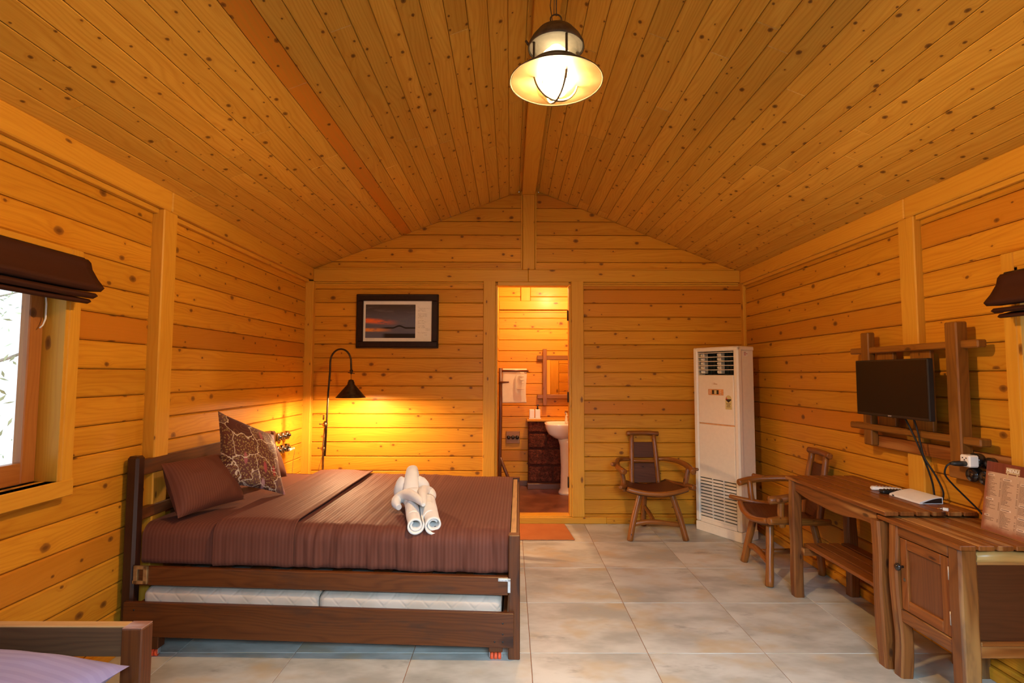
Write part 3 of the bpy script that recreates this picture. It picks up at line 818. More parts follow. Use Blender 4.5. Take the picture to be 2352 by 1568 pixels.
# ------------------------------------------------------------------ big bed
SLP = .0205; YAW = .015
def B(x, y, z, slope=True):
    # bed space: x 0 (foot, right) .. -L (head, left wall); y 0 front .. W back
    return Vector((.050+x+y*.016, 2.736-x*YAW+y, z-(x*SLP if slope else 0)))
def bbox(mb, lo, hi, bev=.004, slope=True, **kw):
    return mb.box(lo, hi, bev, warp=lambda p: B(p.x, p.y, p.z, slope), **kw)
HL = -2.025; W = 1.53
bed = thing('double_bed', 'dark stained wooden double bed against the left wall', 'bed', B(-1, .7, 0, False) and (0, 0, 0))
m = MB(); bbox(m, (-.058, 0, 0), (0, .055, .608), .004, False); obj('leg', m, M_bed, bed)
m = MB(); bbox(m, (-.058, W-.055, 0), (0, W, .612), .004, False); obj('leg', m, M_bed, bed)
m = MB(); bbox(m, (HL, 0, 0), (HL+.062, .062, .992), .012, False); o = obj('leg', m, M_beddark, bed); o['label'] = 'near black tall headboard post'
m = MB(); bbox(m, (HL, W-.03, 0), (HL+.062, W+.032, .962), .012, False); o = obj('leg', m, M_bed, bed)
m = MB(); bbox(m, (HL+.062, .010, .306), (-.058, .040, .396), .004); obj('side_rail', m, M_bed, bed)
m = MB(); bbox(m, (HL+.062, W-.04, .306), (-.058, W-.010, .396), .004); obj('side_rail', m, M_bed, bed)
m = MB(); bbox(m, (-.050, .055, .545), (-.018, W-.055, .602), .003, False); o = obj('foot_rail', m, M_bedwornlit, bed)
m = MB(); bbox(m, (-.018, .055, .30), (-.002, W-.055, .585), .003, False, grain=1); obj('foot_board', m, M_bed, bed)
m = MB(); bbox(m, (HL+.012, .062, .885), (HL+.048, W-.03, .965), .004, False); obj('head_rail', m, M_bed, bed)
m = MB(); bbox(m, (HL+.012, .062, .655), (HL+.048, W-.03, .715), .004, False); obj('head_rail', m, M_bed, bed)
m = MB(); bbox(m, (HL+.012, .35, .43), (HL+.040, .55, .88), .003, False); obj('head_slat', m, M_bed, bed)
m = MB(); bbox(m, (HL+.012, 1.0, .43), (HL+.040, 1.2, .88), .003, False); obj('head_slat', m, M_bed, bed)
m = MB()
for k in range(9): bbox(m, (-.12-k*.215, .04, .36), (-.03-k*.215, W-.04, .378), .002)
obj('slat_base', m, M_bed, bed)
# brackets
m = MB(); x0, x1, z0, z1 = HL+.065, HL+.135, .352, .440
for lo, hi in [((x0, -.002, z1-.016), (x1, .012, z1)), ((x0-.004, -.002, z0), (x1-.002, .012, z0+.016)), ((x0, -.002, z0), (x0+.020, .012, z1)), ((x1-.02, -.002, z0), (x1, .012, z1))]:
    bbox(m, (lo[0], lo[1], lo[2]-.04+.004), (hi[0], hi[1], hi[2]-.04+.004), .001)
o = obj('corner_bracket', m, M_brassplate, bed); o['label'] = 'brass rectangular corner plate'
m = MB(); bbox(m, (-.110, -.003, .380), (-.048, .009, .394), .001); bbox(m, (-.062, -.003, .325), (-.048, .001, .394), .001)
for k in range(3): m.lathe([(.004, 0), (.003, .002), (0, .002)], 10, Matrix.Translation(B(-.102+k*.016, -.003, .387)) @ Matrix.Rotation(R(90), 4, 'X'))
o = obj('corner_bracket', m, M_steel, bed); o['label'] = 'white steel L-shaped bracket'

# ---- soft goods helpers
def rbox_cloth(mb, x0, x1, y0, y1, z0, z1, r, nx=60, wr=.004, seed=0, gather=0, th=0, back=False, lift=None):
    # surface running along y over the top and down the front face, for x in x0..x1
    prof = []
    ny = 26
    for k in range(ny+1): prof.append((y1+(y0+r-y1)*k/ny, z1))
    for k in range(1, 9):
        a = R(90)*k/8; prof.append((y0+r-math.sin(a)*r, z1-r+math.cos(a)*r))
    for k in range(1, 9): prof.append((y0, z1-r+(z0+.02-(z1-r))*k/8))
    prof += [(y0+.008, z0+.006), (y0+.025, z0), (y0+.06, z0)]
    Ls = [0]
    for a, b in zip(prof, prof[1:]): Ls.append(Ls[-1]+math.hypot(b[0]-a[0], b[1]-a[1]))
    np_ = len(prof)-1
    def fn(u, v):
        x = x0+(x1-x0)*u; i = round(v*np_); y, z = prof[i]
        top = max(0, min(1, (y-y0)/.35))           # 1 on the top, 0 at the front face
        onface = i > ny
        q = mnoise.noise(Vector((x*3+seed, y*2.2, 1.3)))*wr*1.5
        g = mnoise.noise(Vector((x*22+seed, y*1.5+z*1.5, 0)))*wr + mnoise.noise(Vector((x*46+seed, y*2+z*3, 7)))*wr*.5
        g2 = gather*(mnoise.noise(Vector((x*15+seed*2, z*3.0+y*1.0, 4)))+.6*mnoise.noise(Vector((x*33+seed, z*4+y*2, 9))))*math.exp(-((y-y0-.05)/.16)**2)
        if onface or y < y0+.25:
            y += -(g*1.2+g2); z += q+g2*.4*(1 if not onface else 0)
        else: z += q+g*.6+g2*.5
        if lift: z += lift(u, y)
        return B(x, y, z), (x, Ls[i])
    mb.grid(fn, nx, np_)
m = MB(); MX0, MX1 = HL+.07, -.062
rbox_cloth(m, MX0, MX1, .045, W-.05, .398, .600, .07, 120, .003, 3)
# ends & underside
def endcap(x):
    pts = [B(x, .06, .40), B(x, W-.06, .40), B(x, W-.05, .595), B(x, .12, .595), B(x, .055, .54)]
    m.face(pts, [(0, 0), (1, 0), (1, .2), (.1, .2), (0, .15)])
endcap(MX0); endcap(MX1)
m.face([B(MX0, W-.05, .60), B(MX1, W-.05, .60), B(MX1, W-.05, .40), B(MX0, W-.05, .40)], [(0, 0), (2, 0), (2, .2), (0, .2)])
m.face([B(MX0, .08, .399), B(MX0, W-.05, .399), B(MX1, W-.05, .399), B(MX1, .08, .399)], [(0, 0), (2, 0), (2, .2), (0, .2)])
mt = obj('mattress', m, M_sheet); tag(mt, 'thick double bed mattress in a brown satin striped fitted sheet', 'mattress')
FX = -1.170
m = MB()
rbox_cloth(m, FX-.02, -.052, .036, W-.035, .402, .612, .075, 220, .0055, 11, gather=.019, lift=lambda u, y: 0)
sh = obj('flat_sheet', m, M_sheet); tag(sh, 'brown striped top sheet over the foot half of the bed, gathered along the front edge', 'sheet')
md = sh.modifiers.new('s', 'SOLIDIFY'); md.thickness = .005; md.offset = 0
m = MB()
def liftband(u, y):
    return .010*math.sin(math.pi*min(1, max(0, u)))+(.012 if u > .9 else 0)*((u-.9)/.1)
rbox_cloth(m, -1.575, FX+.012, .026, W-.03, .400, .624, .078, 90, .003, 23, gather=.003, lift=liftband)
bd = obj('folded_sheet', m, M_sheet); tag(bd, 'turned-down band of brown striped sheet between the pillows and the top sheet', 'sheet')
md = bd.modifiers.new('s', 'SOLIDIFY'); md.thickness = .007; md.offset = 0

def pillow(mb, BLc, BRc, TLc, TRc, th, n=26, pinch=.05, seed=0, uvs=(.6, .4), flip=False):
    BLc, BRc, TLc, TRc = map(Vector, (BLc, BRc, TLc, TRc))
    nrm = (BRc-BLc).cross(TLc-BLc).normalized()
    for sg in (1, -1):
        def fn(u, v):
            # pull the middles of the edges inwards a little, keep the corners as ears
            uu = u+pinch*(.5-u)*2*(1-(2*v-1)**2)*.5*(1 if True else 0)*(abs(2*u-1)**3)
            vv = v+pinch*(.5-v)*2*(1-(2*u-1)**2)*.5*(abs(2*v-1)**3)
            p = (BLc*(1-uu)+BRc*uu)*(1-vv)+(TLc*(1-uu)+TRc*uu)*vv
            e = (max(0, 1-(2*u-1)**2)**.48)*(max(0, 1-(2*v-1)**2)**.48)
            w = mnoise.noise(Vector((u*4+seed, v*4, sg*3)))*.16+mnoise.noise(Vector((u*9+seed, v*9, sg*5)))*.06
            return p+nrm*sg*th*.5*e*(1+w), (u*uvs[0], v*uvs[1])
        mb.grid(fn, n, n, flip=(sg < 0))
    return mb
m = MB(); pillow(m, B(-1.785, .065, .665, False), B(-1.655, .50, .665, False), B(-1.930, .13, .935, False), B(-1.885, .60, .925, False), .20, seed=2, pinch=.05)
p1 = obj('pillow', m, M_sheet); tag(p1, 'brown striped pillow leaning on the near half of the headboard', 'pillow', 'brown bed pillows')
m = MB(); pillow(m, B(-1.79, .85, .672, False), B(-1.722, 1.23, .662, False), B(-1.905, .80, .965, False), B(-1.815, 1.165, .960, False), .14, seed=9, pinch=.06)
p2 = obj('pillow', m, M_sheet); tag(p2, 'brown striped pillow standing behind the printed cushion', 'pillow', 'brown bed pillows')
m = MB(); pillow(m, (-1.715, 3.18, .775), (-1.410, 3.39, .660), (-1.805, 3.30, 1.190), (-1.565, 3.55, 1.015), .19, seed=15, pinch=.06, n=34, uvs=(.42, .42))
c1 = obj('cushion', m, M_cush); tag(c1, 'square patterned maroon and cream cushion propped on its corner on the bed', 'cushion')

# trundle bed
tb = thing('trundle_bed', 'low pull-out trundle bed on orange wheels under the double bed', 'bed', (0, 0, 0))
m = MB(); bbox(m, (-1.985, -.028, .070), (-.030, -.004, .236), .003); obj('front_board', m, M_bed, tb)
for x in (-1.93, -.085):
    m = MB(); bbox(m, (x, 0, .085), (x+.022, 1.42, .225), .003); obj('end_board', m, M_bed, tb)
m = MB(); bbox(m, (-1.92, .0, .14), (-.09, 1.4, .155), .002); obj('base_panel', m, M_bed, tb)
for k, (x, z) in enumerate([(-.085, .187), (-.085, .135), (-.085, .098), (-.125, .098), (-1.93, .2)]):
    m = MB(); m.lathe([(.0045, 0), (.0035, .0015), (0, .0015)], 10, Matrix.Translation(B(x, -.028, z)) @ Matrix.Rotation(R(90), 4, 'X'))
    obj('screw', m, M_black, tb)
for (x, y) in [(-.155, 0.0), (-1.885, 0.0), (-.155, 1.3), (-1.80, 1.3)]:
    zz = -x*SLP
    m = MB(); bbox(m, (x, y-.004, .038), (x+.068, y+.05, .14), .003, False); cb = obj('caster_block', m, M_bed, tb)
    m = MB(); c = B(x+.034, y+.012, .0165, False)
    for q in (-.019, 0, .019): m.lathe([(.010, -.008), (.0165, -.007), (.0165, .007), (.010, .008)], 18, Matrix.Translation(c+Vector((q, 0, 0))) @ Matrix.Rotation(R(90), 4, 'Y'))
    o = obj('caster_wheel', m, M_orange, cb); o['label'] = 'bright orange rubber wheels'
    m = MB(); m.box(c+Vector((-.032, -.010, -.004)), c+Vector((-.029, .012, .024)), .001); m.box(c+Vector((.029, -.010, -.004)), c+Vector((.032, .012, .024)), .001); m.box(c+Vector((-.0315, -.010, .0205)), c+Vector((.0315, .012, .0245)), .0005); obj('caster_fork', m, M_steel, cb)
def thin_matt(x0, x1, label):
    m = MB(); z0, z1, y0, y1 = .156, .292, .022, 1.38
    def fn(u, v):
        a = v*2*math.pi; c, s_ = math.cos(a), math.sin(a); e = 7
        q = (abs(c)**e+abs(s_)**e)**(-1/e)
        ex = min(1, (min(u, 1-u)/.03)); ex = (1-(1-ex)**2)**.5
        y = (y0+y1)/2+c*q*(y1-y0)/2*(1 if True else 1); z = (z0+z1)/2+s_*q*(z1-z0)/2*(.72+.28*ex)
        y = max(y, y0+.0)+(1-ex)*.02*(-1 if y > .7 else 1)
        z += mnoise.noise(Vector((u*9+x0, y*5, 0)))*.004
        x = x0+(x1-x0)*u
        per = v*3.2
        return B(x, y, z), (x, z if y < .2 or y > 1.2 else y)
    m.grid(fn, 60, 72, flip=True)
    for u in (0, 1):
        pts = [fn(u, k/24)[0] for k in range(24)]
        if u: pts.reverse()
        m.face(pts, [(0, 0)]*24)
    o = obj('thin_mattress', m, M_quilt); tag(o, label, 'mattress', 'quilted trundle mattresses'); return o
thin_matt(-1.925, -1.028, 'cream quilted mattress on the trundle nearer the headboard')
thin_matt(-1.022, -.095, 'cream quilted mattress on the trundle nearer the foot of the bed')

# ---- towel elephant
te = thing('towel_elephant', 'white towels folded into an elephant lying on the brown bed', 'towel figure', (0, 0, 0))
ZB = .640
def interp(a, b, n): return [Vector(a).lerp(Vector(b), i/(n-1)) for i in range(n)]
def crm(P, rad, k=5):
    P = [Vector(p) for p in P]; out, rr = [], []
    for i in range(len(P)-1):
        p0 = P[max(i-1, 0)]; p1 = P[i]; p2 = P[i+1]; p3 = P[min(i+2, len(P)-1)]
        for j in range(k):
            t = j/k; out.append(.5*((2*p1)+(p2-p0)*t+(2*p0-5*p1+4*p2-p3)*t*t+(3*p1-p0-3*p2+p3)*t**3)); rr.append(rad[i]*(1-t)+rad[i+1]*t)
    return out+[P[-1]], rr+[rad[-1]]
def roll(name, pts, rad, n=22, oval=1.0, wob=.06, hollow=False, up=None, k=5, rib=0):
    q, rr = crm(pts, rad, k)
    if rib: rr = [r_*(1+rib*math.sin(i*1.9)) for i, r_ in enumerate(rr)]
    m = MB(); m.tube(q, rr, n, wob=wob, cap=not hollow, oval=oval, up=up); o = obj(name, m, M_towel, te)
    if hollow:
        md = o.modifiers.new('s', 'SOLIDIFY'); md.thickness = .008; md.offset = -1
    return o
def scroll(name, a, b, r0, r1, turns=1.6, ph=0.0, flare=0.0):
    # a towel rolled up like a scroll from a to b: open spiral end at a
    a, b = Vector(a), Vector(b); d = (b-a).normalized(); sx = d.cross(Vector((0, 0, 1))).normalized(); sz = sx.cross(d)
    m = MB()
    def fn(u, v):
        th = ph+v*turns*2*math.pi; f = v
        r_ = (r0*(1-u)+r1*u)*(.45+.55*f)*(1+flare*max(0, 1-u*5))
        p = a+(b-a)*u+d*(.012*math.sin(th*1.0)*(1-u)+.02*f*(1-u)*math.sin(th*.5))
        w = 1+.06*mnoise.noise(Vector((u*5, th*.6, r0*90)))
        return p+sx*(math.cos(th)*r_*w)+sz*(math.sin(th)*r_*w*.86), (u*.4, v*.6)
    m.grid(fn, 22, 60); o = obj(name, m, M_towel, te)
    md = o.modifiers.new('s', 'SOLIDIFY'); md.thickness = .009; md.offset = 0
    return o
scroll('leg_roll', (-.490, 2.800, ZB-.001), (-.575, 3.14, ZB+.044), .040, .047, 1.7, 2.2, .12)
scroll('leg_roll', (-.398, 2.815, ZB-.001), (-.478, 3.16, ZB+.044), .041, .046, 1.7, .6, .12)
scroll('leg_cuff', (-.512, 2.895, ZB+.018), (-.553, 3.06, ZB+.044), .049, .052, .86, 1.0)
scroll('leg_cuff', (-.422, 2.90, ZB+.018), (-.455, 3.04, ZB+.040), .048, .050, .80, .5)
# arms: two rolled points that leave round shoulders and meet over the chest
roll('arm_roll', [(-.628, 3.055, ZB+.028), (-.655, 3.095, ZB+.040), (-.650, 3.14, ZB+.058), (-.610, 3.135, ZB+.078), (-.560, 3.06, ZB+.092), (-.505, 2.965, ZB+.092), (-.464, 2.885, ZB+.080)], [.016, .027, .031, .034, .030, .021, .007], wob=.12)
roll('arm_roll', [(-.470, 3.155, ZB+.046), (-.462, 3.20, ZB+.060), (-.488, 3.235, ZB+.078), (-.512, 3.18, ZB+.092), (-.500, 3.08, ZB+.098), (-.478, 2.975, ZB+.094), (-.460, 2.880, ZB+.084)], [.014, .025, .030, .031, .026, .018, .007], wob=.12)
roll('body_fold', [(-.640, 3.16, ZB+.040), (-.60, 3.18, ZB+.068), (-.545, 3.19, ZB+.070), (-.500, 3.20, ZB+.045)], [.032, .038, .038, .030], wob=.10)
# head: a broad flat face running up into a trunk that curls back over the top
roll('trunk', [(-.592, 3.205, ZB+.030), (-.594, 3.225, ZB+.070), (-.598, 3.250, ZB+.105), (-.604, 3.285, ZB+.145), (-.610, 3.325, ZB+.180), (-.614, 3.360, ZB+.192), (-.614, 3.395, ZB+.182), (-.610, 3.415, ZB+.145), (-.606, 3.41, ZB+.09)],
     [.046, .049, .047, .042, .035, .030, .029, .031, .036], oval=.62, wob=.03, up=(1, 0, 0), k=6, rib=.02)
def lobe(name, c, ax, ry_, rz_=0):
    m = MB(); Mx = Matrix.Translation(c) @ Matrix.Rotation(R(rz_), 4, 'Z') @ Matrix.Rotation(R(ry_), 4, 'Y') @ Matrix.Diagonal((*ax, 1))
    def fn(u, v):
        a, b = 2*math.pi*u, math.pi*(v-.5)
        p = Vector((math.cos(a)*math.cos(b), math.sin(a)*math.cos(b), math.sin(b)))
        p *= 1+.10*mnoise.noise(p*2+Vector(c)*7)
        return Mx @ p, (u, v)
    m.grid(fn, 26, 18); return obj(name, m, M_towel, te)
lobe('ear', (-.664, 3.290, ZB+.082), (.044, .040, .074), 10, 10)
lobe('ear', (-.540, 3.305, ZB+.085), (.048, .040, .070), -18, -10)

# ------------------------------------------------------------------ small bed in the left foreground
sb2 = thing('single_bed', 'dark wooden single bed under the left window in the foreground', 'bed', (0, 0, 0))
PX1, PY0 = -1.170, 1.745
m = MB(); m.box((PX1-.066, PY0, 0), (PX1, PY0+.056, .607), .004); o = obj('leg', m, M_bed, sb2)
m = MB(); m.box((PX1-.066+.0015, PY0+.0015, .6055), (PX1-.0015, PY0+.0545, .6095), .001); o = obj('post_top', m, wood('window_glare_post_top', (.30, .14, .08), (.13, .05, .05), knots=False, patch=(.5, .42, .45), rough=.4, tintamt=.05), sb2); o['label'] = 'top of the foreground bed post with pale window glare painted in'  # pale patch paints the window's glossy reflection onto the post top
m = MB(); m.box((XL+.012, PY0+.020, .512), (PX1-.066, PY0+.054, .604), .003, grain=0); obj('end_rail', m, wood('weathered_rail', (.15, .075, .032), (.075, .036, .018), knots=False, rough=.5, tintamt=.1, patch=(.09, .07, .045)), sb2)
m = MB(); m.box((XL+.012, PY0+.019, .602), (PX1-.066, PY0+.055, .608), .002, grain=0); o = obj('rail_top', m, M_bedwornlit, sb2); o['label'] = 'top edge of the rail with window light painted in as a pale colour'  # added strip, its pale colour stands in for window light on the rail
m = MB(); m.box((XL+.012, PY0, 0), (XL+.075, PY0+.056, .607), .004); obj('leg', m, M_bed, sb2)
m = MB(); m.box((PX1-.055, -.20, .33), (PX1-.020, PY0, .440), .004); obj('side_rail', m, M_bed, sb2)
m = MB(); m.box((XL+.02, -.20, .33), (XL+.05, PY0, .440), .004); obj('side_rail', m, M_bed, sb2)
m = MB(); m.box((PX1-.066, -.255, 0), (PX1, -.20, .607), .004); obj('leg', m, M_bed, sb2)
m = MB(); m.box((XL+.012, -.255, 0), (XL+.075, -.20, .607), .004); obj('leg', m, M_bed, sb2)
m = MB(); m.box((XL+.075, -.245, .512), (PX1-.066, -.21, .604), .004); obj('end_rail', m, M_bed, sb2)
m = MB(); m.box((-1.62, PY0+.025, .0), (-1.56, PY0+.05, .514), .003); o = obj('end_slat', m, M_beddark, sb2)
m = MB(); m.box((XL+.05, -.2, .345), (PX1-.055, PY0-.0, .365), .002); obj('slat_base', m, M_bed, sb2)
m = MB()
def mtr(u, v):
    a = v*2*math.pi; c, s_ = math.cos(a), math.sin(a); e = 6; q = (abs(c)**e+abs(s_)**e)**(-1/e)
    xx = (XL+.06+PX1-.09)/2+c*q*(PX1-.09-XL-.06)/2; z = .427+s_*q*.060
    y = -.18+(PY0-.06+.18)*u
    return Vector((xx, y, z)), (y, xx)
m.grid(mtr, 20, 48, flip=True)
for u in (0, 1):
    pts = [mtr(u, k/24)[0] for k in range(24)]
    if not u: pts.reverse()
    m.face(pts, [(0, 0)]*24)
o = obj('mattress', m, M_mauve); tag(o, 'mauve covered mattress on the foreground single bed', 'mattress')
m = MB(); pillow(m, (-1.86, 1.15, .548), (-1.19, 1.15, .535), (-1.86, 1.70, .568), (-1.155, 1.675, .532), .175, seed=31, pinch=.06, n=36, uvs=(.6, .5))
o = obj('pillow', m, M_mauve); tag(o, 'mauve striped pillow lying on the foreground single bed', 'pillow')

# ------------------------------------------------------------------ picture
pf = thing('picture_frame', 'framed sunset picture with handwritten text hanging on the back wall', 'picture', (0, 0, 0))
px0, px1, pz0, pz1 = -1.505, -.705, 1.671, 2.199; py = YBP-.001
m = MB(); fw = .066
for lo, hi, g in [((px0, pz1-fw), (px1, pz1), 0), ((px0, pz0), (px1, pz0+fw), 0), ((px0, pz0+fw), (px0+fw, pz1-fw), 2), ((px1-fw, pz0+fw), (px1, pz1-fw), 2)]:
    m.box((lo[0], py-.030, lo[1]), (hi[0], py, hi[1]), .006)
for lo, hi in [((px0, pz1-.014), (px1, pz1)), ((px0, pz0), (px1, pz0+.014)), ((px0, pz0), (px0+.014, pz1)), ((px1-.014, pz0), (px1, pz1))]:
    m.box((lo[0], py-.038, lo[1]), (hi[0], py-.02, hi[1]), .005)
for lo, hi in [((px0+fw-.010, pz1-fw), (px1-fw+.010, pz1-fw+.010)), ((px0+fw-.01, pz0+fw-.01), (px1-fw+.01, pz0+fw)), ((px0+fw-.01, pz0+fw-.01), (px0+fw, pz1-fw+.01)), ((px1-fw, pz0+fw-.01), (px1-fw+.01, pz1-fw+.01))]:
    m.box((lo[0], py-.036, lo[1]), (hi[0], py-.02, hi[1]), .003)
obj('frame', m, M_frame, pf)
m = MB(); m.box((px0+fw-.005, py-.016, pz0+fw-.005), (px1-fw+.005, py-.012, pz1-fw+.005), 0); obj('mat_board', m, M_whitepaper, pf)
m = MB(); a0, a1, b0, b1 = -1.419, -.932, 1.771, 2.099
m.face([(a0, py-.0172, b0), (a1, py-.0172, b0), (a1, py-.0172, b1), (a0, py-.0172, b1)], [(0, 0), (1, 0), (1, 1), (0, 1)])
m.face([(a0, py-.0161, b0), (a0, py-.0161, b1), (a1, py-.0161, b1), (a1, py-.0161, b0)], [(0, 0), (0, 1), (1, 1), (1, 0)])
for (p, q) in [((a0, b0), (a1, b0)), ((a1, b0), (a1, b1)), ((a1, b1), (a0, b1)), ((a0, b1), (a0, b0))]:
    m.face([(p[0], py-.0161, p[1]), (q[0], py-.0161, q[1]), (q[0], py-.0172, q[1]), (p[0], py-.0172, p[1])], [(0, 0)]*4)
obj('photo_print', m, M_sunset, pf)
m = MB(); random.seed(3)
for k in range(20):
    if k in (4, 9, 13, 18): continue
    zz = 2.075-k*.0133
    L = random.uniform(.055, .105) if k > 1 else [.015, .118][k]
    x = -.908+(.075 if k in (16, 17) else 0); xe = min(x+L, -.785)
    pts = []
    while x < xe:
        pts.append((x, py-.0165, zz+random.uniform(-.0028, .0035))); x += .0021
        if random.random() < .09:
            if len(pts) > 2: m.tube(pts, .0008, 3, cap=False)
            pts = []; x += .004
    if len(pts) > 2: m.tube(pts, .0008, 3, cap=False)
for (xa, xb, zz) in [(-1.415, -1.33, 1.762), (-1.0, -.935, 1.762), (-.845, -.815, 1.80)]:
    m.tube([(xa, py-.0165, zz), (xb, py-.0165, zz)], .0007, 3)
o = obj('handwriting', m, M_ink, pf); o['kind'] = 'stuff'
# ------------------------------------------------------------------ floor lamp
fl = thing('floor_lamp', 'brass arc floor lamp with a small cone shade behind the bed', 'lamp', (-1.642, 4.73, 0))
m = MB(); m.lathe([(.125, 0), (.125, .012), (.11, .022), (.05, .032), (.02, .06), (.012, .09), (0, .09)], 28); obj('base', m, M_brass, fl)
m = MB(); m.tube([(0, 0, .03), (-.008, 0, .76), (.010, 0, .99)], .011, 12); obj('lower_pole', m, M_brass, fl)
m = MB()
up_ = [(.014, -.012, .70), (.022, -.012, .98), (.030, -.012, 1.25), (.042, -.012, 1.45)]
for k in range(0, 15):
    a = math.pi*(1-k/14*1.0); up_.append((.134+.092*math.cos(a), -.012, 1.525+.115*math.sin(a)))
up_ += [(.228, -.012, 1.48), (.230, -.012, 1.455)]
m.tube(up_, .0085, 10); obj('arc_pole', m, M_bronze, fl)
for z, x in ((.975, .008), (.765, -.002)):
    m = MB(); m.lathe([(.0, -.035), (.012, -.03), (.012, -.02), (.022, -.012), (.025, 0), (.022, .012), (.012, .02), (.012, .028), (0, .03)], 18, Matrix.Translation((x, -.004, z)))
    m.tube([(x-.02, -.004, z), (x-.045, -.004, z+.003)], .004, 8); m.lathe([(0, -.008), (.007, -.004), (.007, .004), (0, .008)], 10, Matrix.Translation((x-.048, -.004, z+.003)) @ Matrix.Rotation(R(90), 4, 'Y'))
    obj('joint_knob', m, M_brass, fl)
m = MB(); m.lathe([(0, 1.02), (.006, 1.015), (.009, 1.03), (.006, 1.045), (.010, 1.055), (0, 1.06)], 12, Matrix.Translation((-.008, -.006, 0))); obj('finial', m, M_brass, fl)
m = MB(); cx = .230
m.lathe([(.0, .03), (.012, .028), (.016, .018), (.010, .004), (.012, -.004), (.006, -.012), (0, -.012)], 16, Matrix.Translation((cx, -.012, 1.430)))
m.tube([(cx-.03, -.012, 1.432), (cx+.03, -.012, 1.424)], .0035, 8); obj('swivel', m, M_bronze, fl)
m = MB(); m.tube([(cx, -.012, 1.42), (cx, -.012, 1.36)], .002, 6); obj('hanging_wire', m, M_bronze, fl)
m = MB(); m.lathe([(.002, 1.372), (.022, 1.366), (.024, 1.352), (.030, 1.345), (.030, 1.330), (.127, 1.216), (.129, 1.211), (.125, 1.213), (.028, 1.326), (.0, 1.33)], 40, Matrix.Translation((cx, -.012, 0))); obj('lamp_shade', m, M_bronze, fl)
m = MB(); m.lathe([(0, 1.285), (.012, 1.28), (.014, 1.262), (.022, 1.250), (.025, 1.232), (.019, 1.214), (0, 1.207)], 18, Matrix.Translation((cx, -.012, 0))); o = obj('bulb', m, M_bulb2, fl); o['label'] = 'glowing warm bulb inside the shade'
m = MB(); m.tube([(-.002, -.012, .74), (-.012, -.02, .68), (-.03, -.03, .60), (-.055, -.03, .50), (-.08, -.02, .38), (-.10, 0, .2), (-.11, .0, .02)], .0022, 6); obj('cord', m, M_brass, fl)
# ------------------------------------------------------------------ wall switches by the headboard
def switch_row(z, label, plug=False):
    t = thing('switch_board', label, 'switch', (0, 0, 0), group=None)
    xw = XL-.0
    m = MB(); m.box((xw-.004, 4.50, z-.034), (xw+.014, 4.77, z+.030), .005); obj('wood_plate', m, M_switchboard, t)
    for k in range(3):
        c = Matrix.Translation((xw+.014, 4.545+k*.09, z)) @ Matrix.Rotation(R(90), 4, 'Y')
        m = MB(); m.lathe([(.037, 0), (.037, .022), (.031, .030), (.018, .033), (.012, .030), (.011, .046), (.0, .05)], 22, c); o = obj('round_switch', m, M_bakelite, t)
        q = MB(); q.lathe([(.0345, .0225), (.0385, .0225), (.0385, .027), (.0345, .027)], 22, c); obj('brass_ring', q, M_brass, o)
    return t
switch_row(.883, 'upper row of three round black switches on the left wall by the headboard')
switch_row(.772, 'lower row of three round black sockets on the left wall by the headboard')
pg = thing('plug', 'small white plug with a thin flex in the lower row of sockets', 'plug', (0, 0, 0))
m = MB(); m.box((XL+.064, 4.665, .752), (XL+.085, 4.760, .772), .004); obj('plug_body', m, M_white, pg)
m = MB(); m.tube([(XL+.07, 4.757, .758), (XL+.07, 4.80, .74), (XL+.05, 4.82, .66), (XL+.04, 4.825, .5), (XL+.04, 4.83, .3), (XL+.05, 4.83, .09)], .0025, 6); obj('flex', m, M_brassplate, pg)

# ------------------------------------------------------------------ doormat
m = MB(); m.box((-.14, 4.65, .0005), (.555, 5.13, .010), .004, warp=lambda p: Vector((p.x-.04*(p.y-4.65)/.48*(1 if p.x > .3 else 0), p.y, p.z)))
o = obj('doormat', m, M_mat); tag(o, 'plain orange doormat on the tiles at the bathroom door', 'mat')

# ------------------------------------------------------------------ air conditioner
fd = Vector((.496, -.868, 0)); ld = Vector((.877, .48, 0)).normalized()
A0 = Vector((1.716, 4.994, 0))
rz = math.atan2(fd.y, fd.x)
ac = thing('air_conditioner', 'tall cream floor-standing air conditioner in the right back corner', 'air conditioner', A0, rz)
# local: +x along the front (left to right), +y into the corner, z up; front is y=0
AW, AD, AH = .486, .225, 1.670
m = MB()
m.box((.012, .15, .0), (AW-.012, AD, AH-.01), .006)
m.box((.012, .022, .0), (.050, .16, AH-.01), .004); m.box((AW-.050, .022, .0), (AW-.012, .16, AH-.01), .004)
m.box((.04, .05, .0), (AW-.04, .16, 1.415), .004)
obj('cabinet_body', m, M_ac, ac)
m = MB(); m.box((0, -.004, .085), (.050, .055, AH), .012); obj('side_column', m, M_ac, ac)
m = MB(); m.box((AW-.050, -.004, .085), (AW, .055, AH), .012); obj('side_column', m, M_ac, ac)
m = MB(); m.box((.0, -.002, 0), (AW, AD-.005, .083), .006); obj('plinth', m, M_ac, ac)
m = MB(); m.box((.0, .0, AH-.038), (AW, AD-.004, AH), .008); obj('top_cap', m, M_ac, ac)
m = MB(); m.box((.052, .004, .982), (AW-.052, .05, 1.418), .004); up = obj('upper_panel', m, M_ac, ac)
m = MB(); m.box((.052, .004, .510), (AW-.052, .05, .972), .004); obj('lower_panel', m, M_ac, ac)
m = MB(); m.box((.052, .012, .972), (AW-.052, .05, .982), .001); obj('panel_strip', m, M_copperpanel, ac)
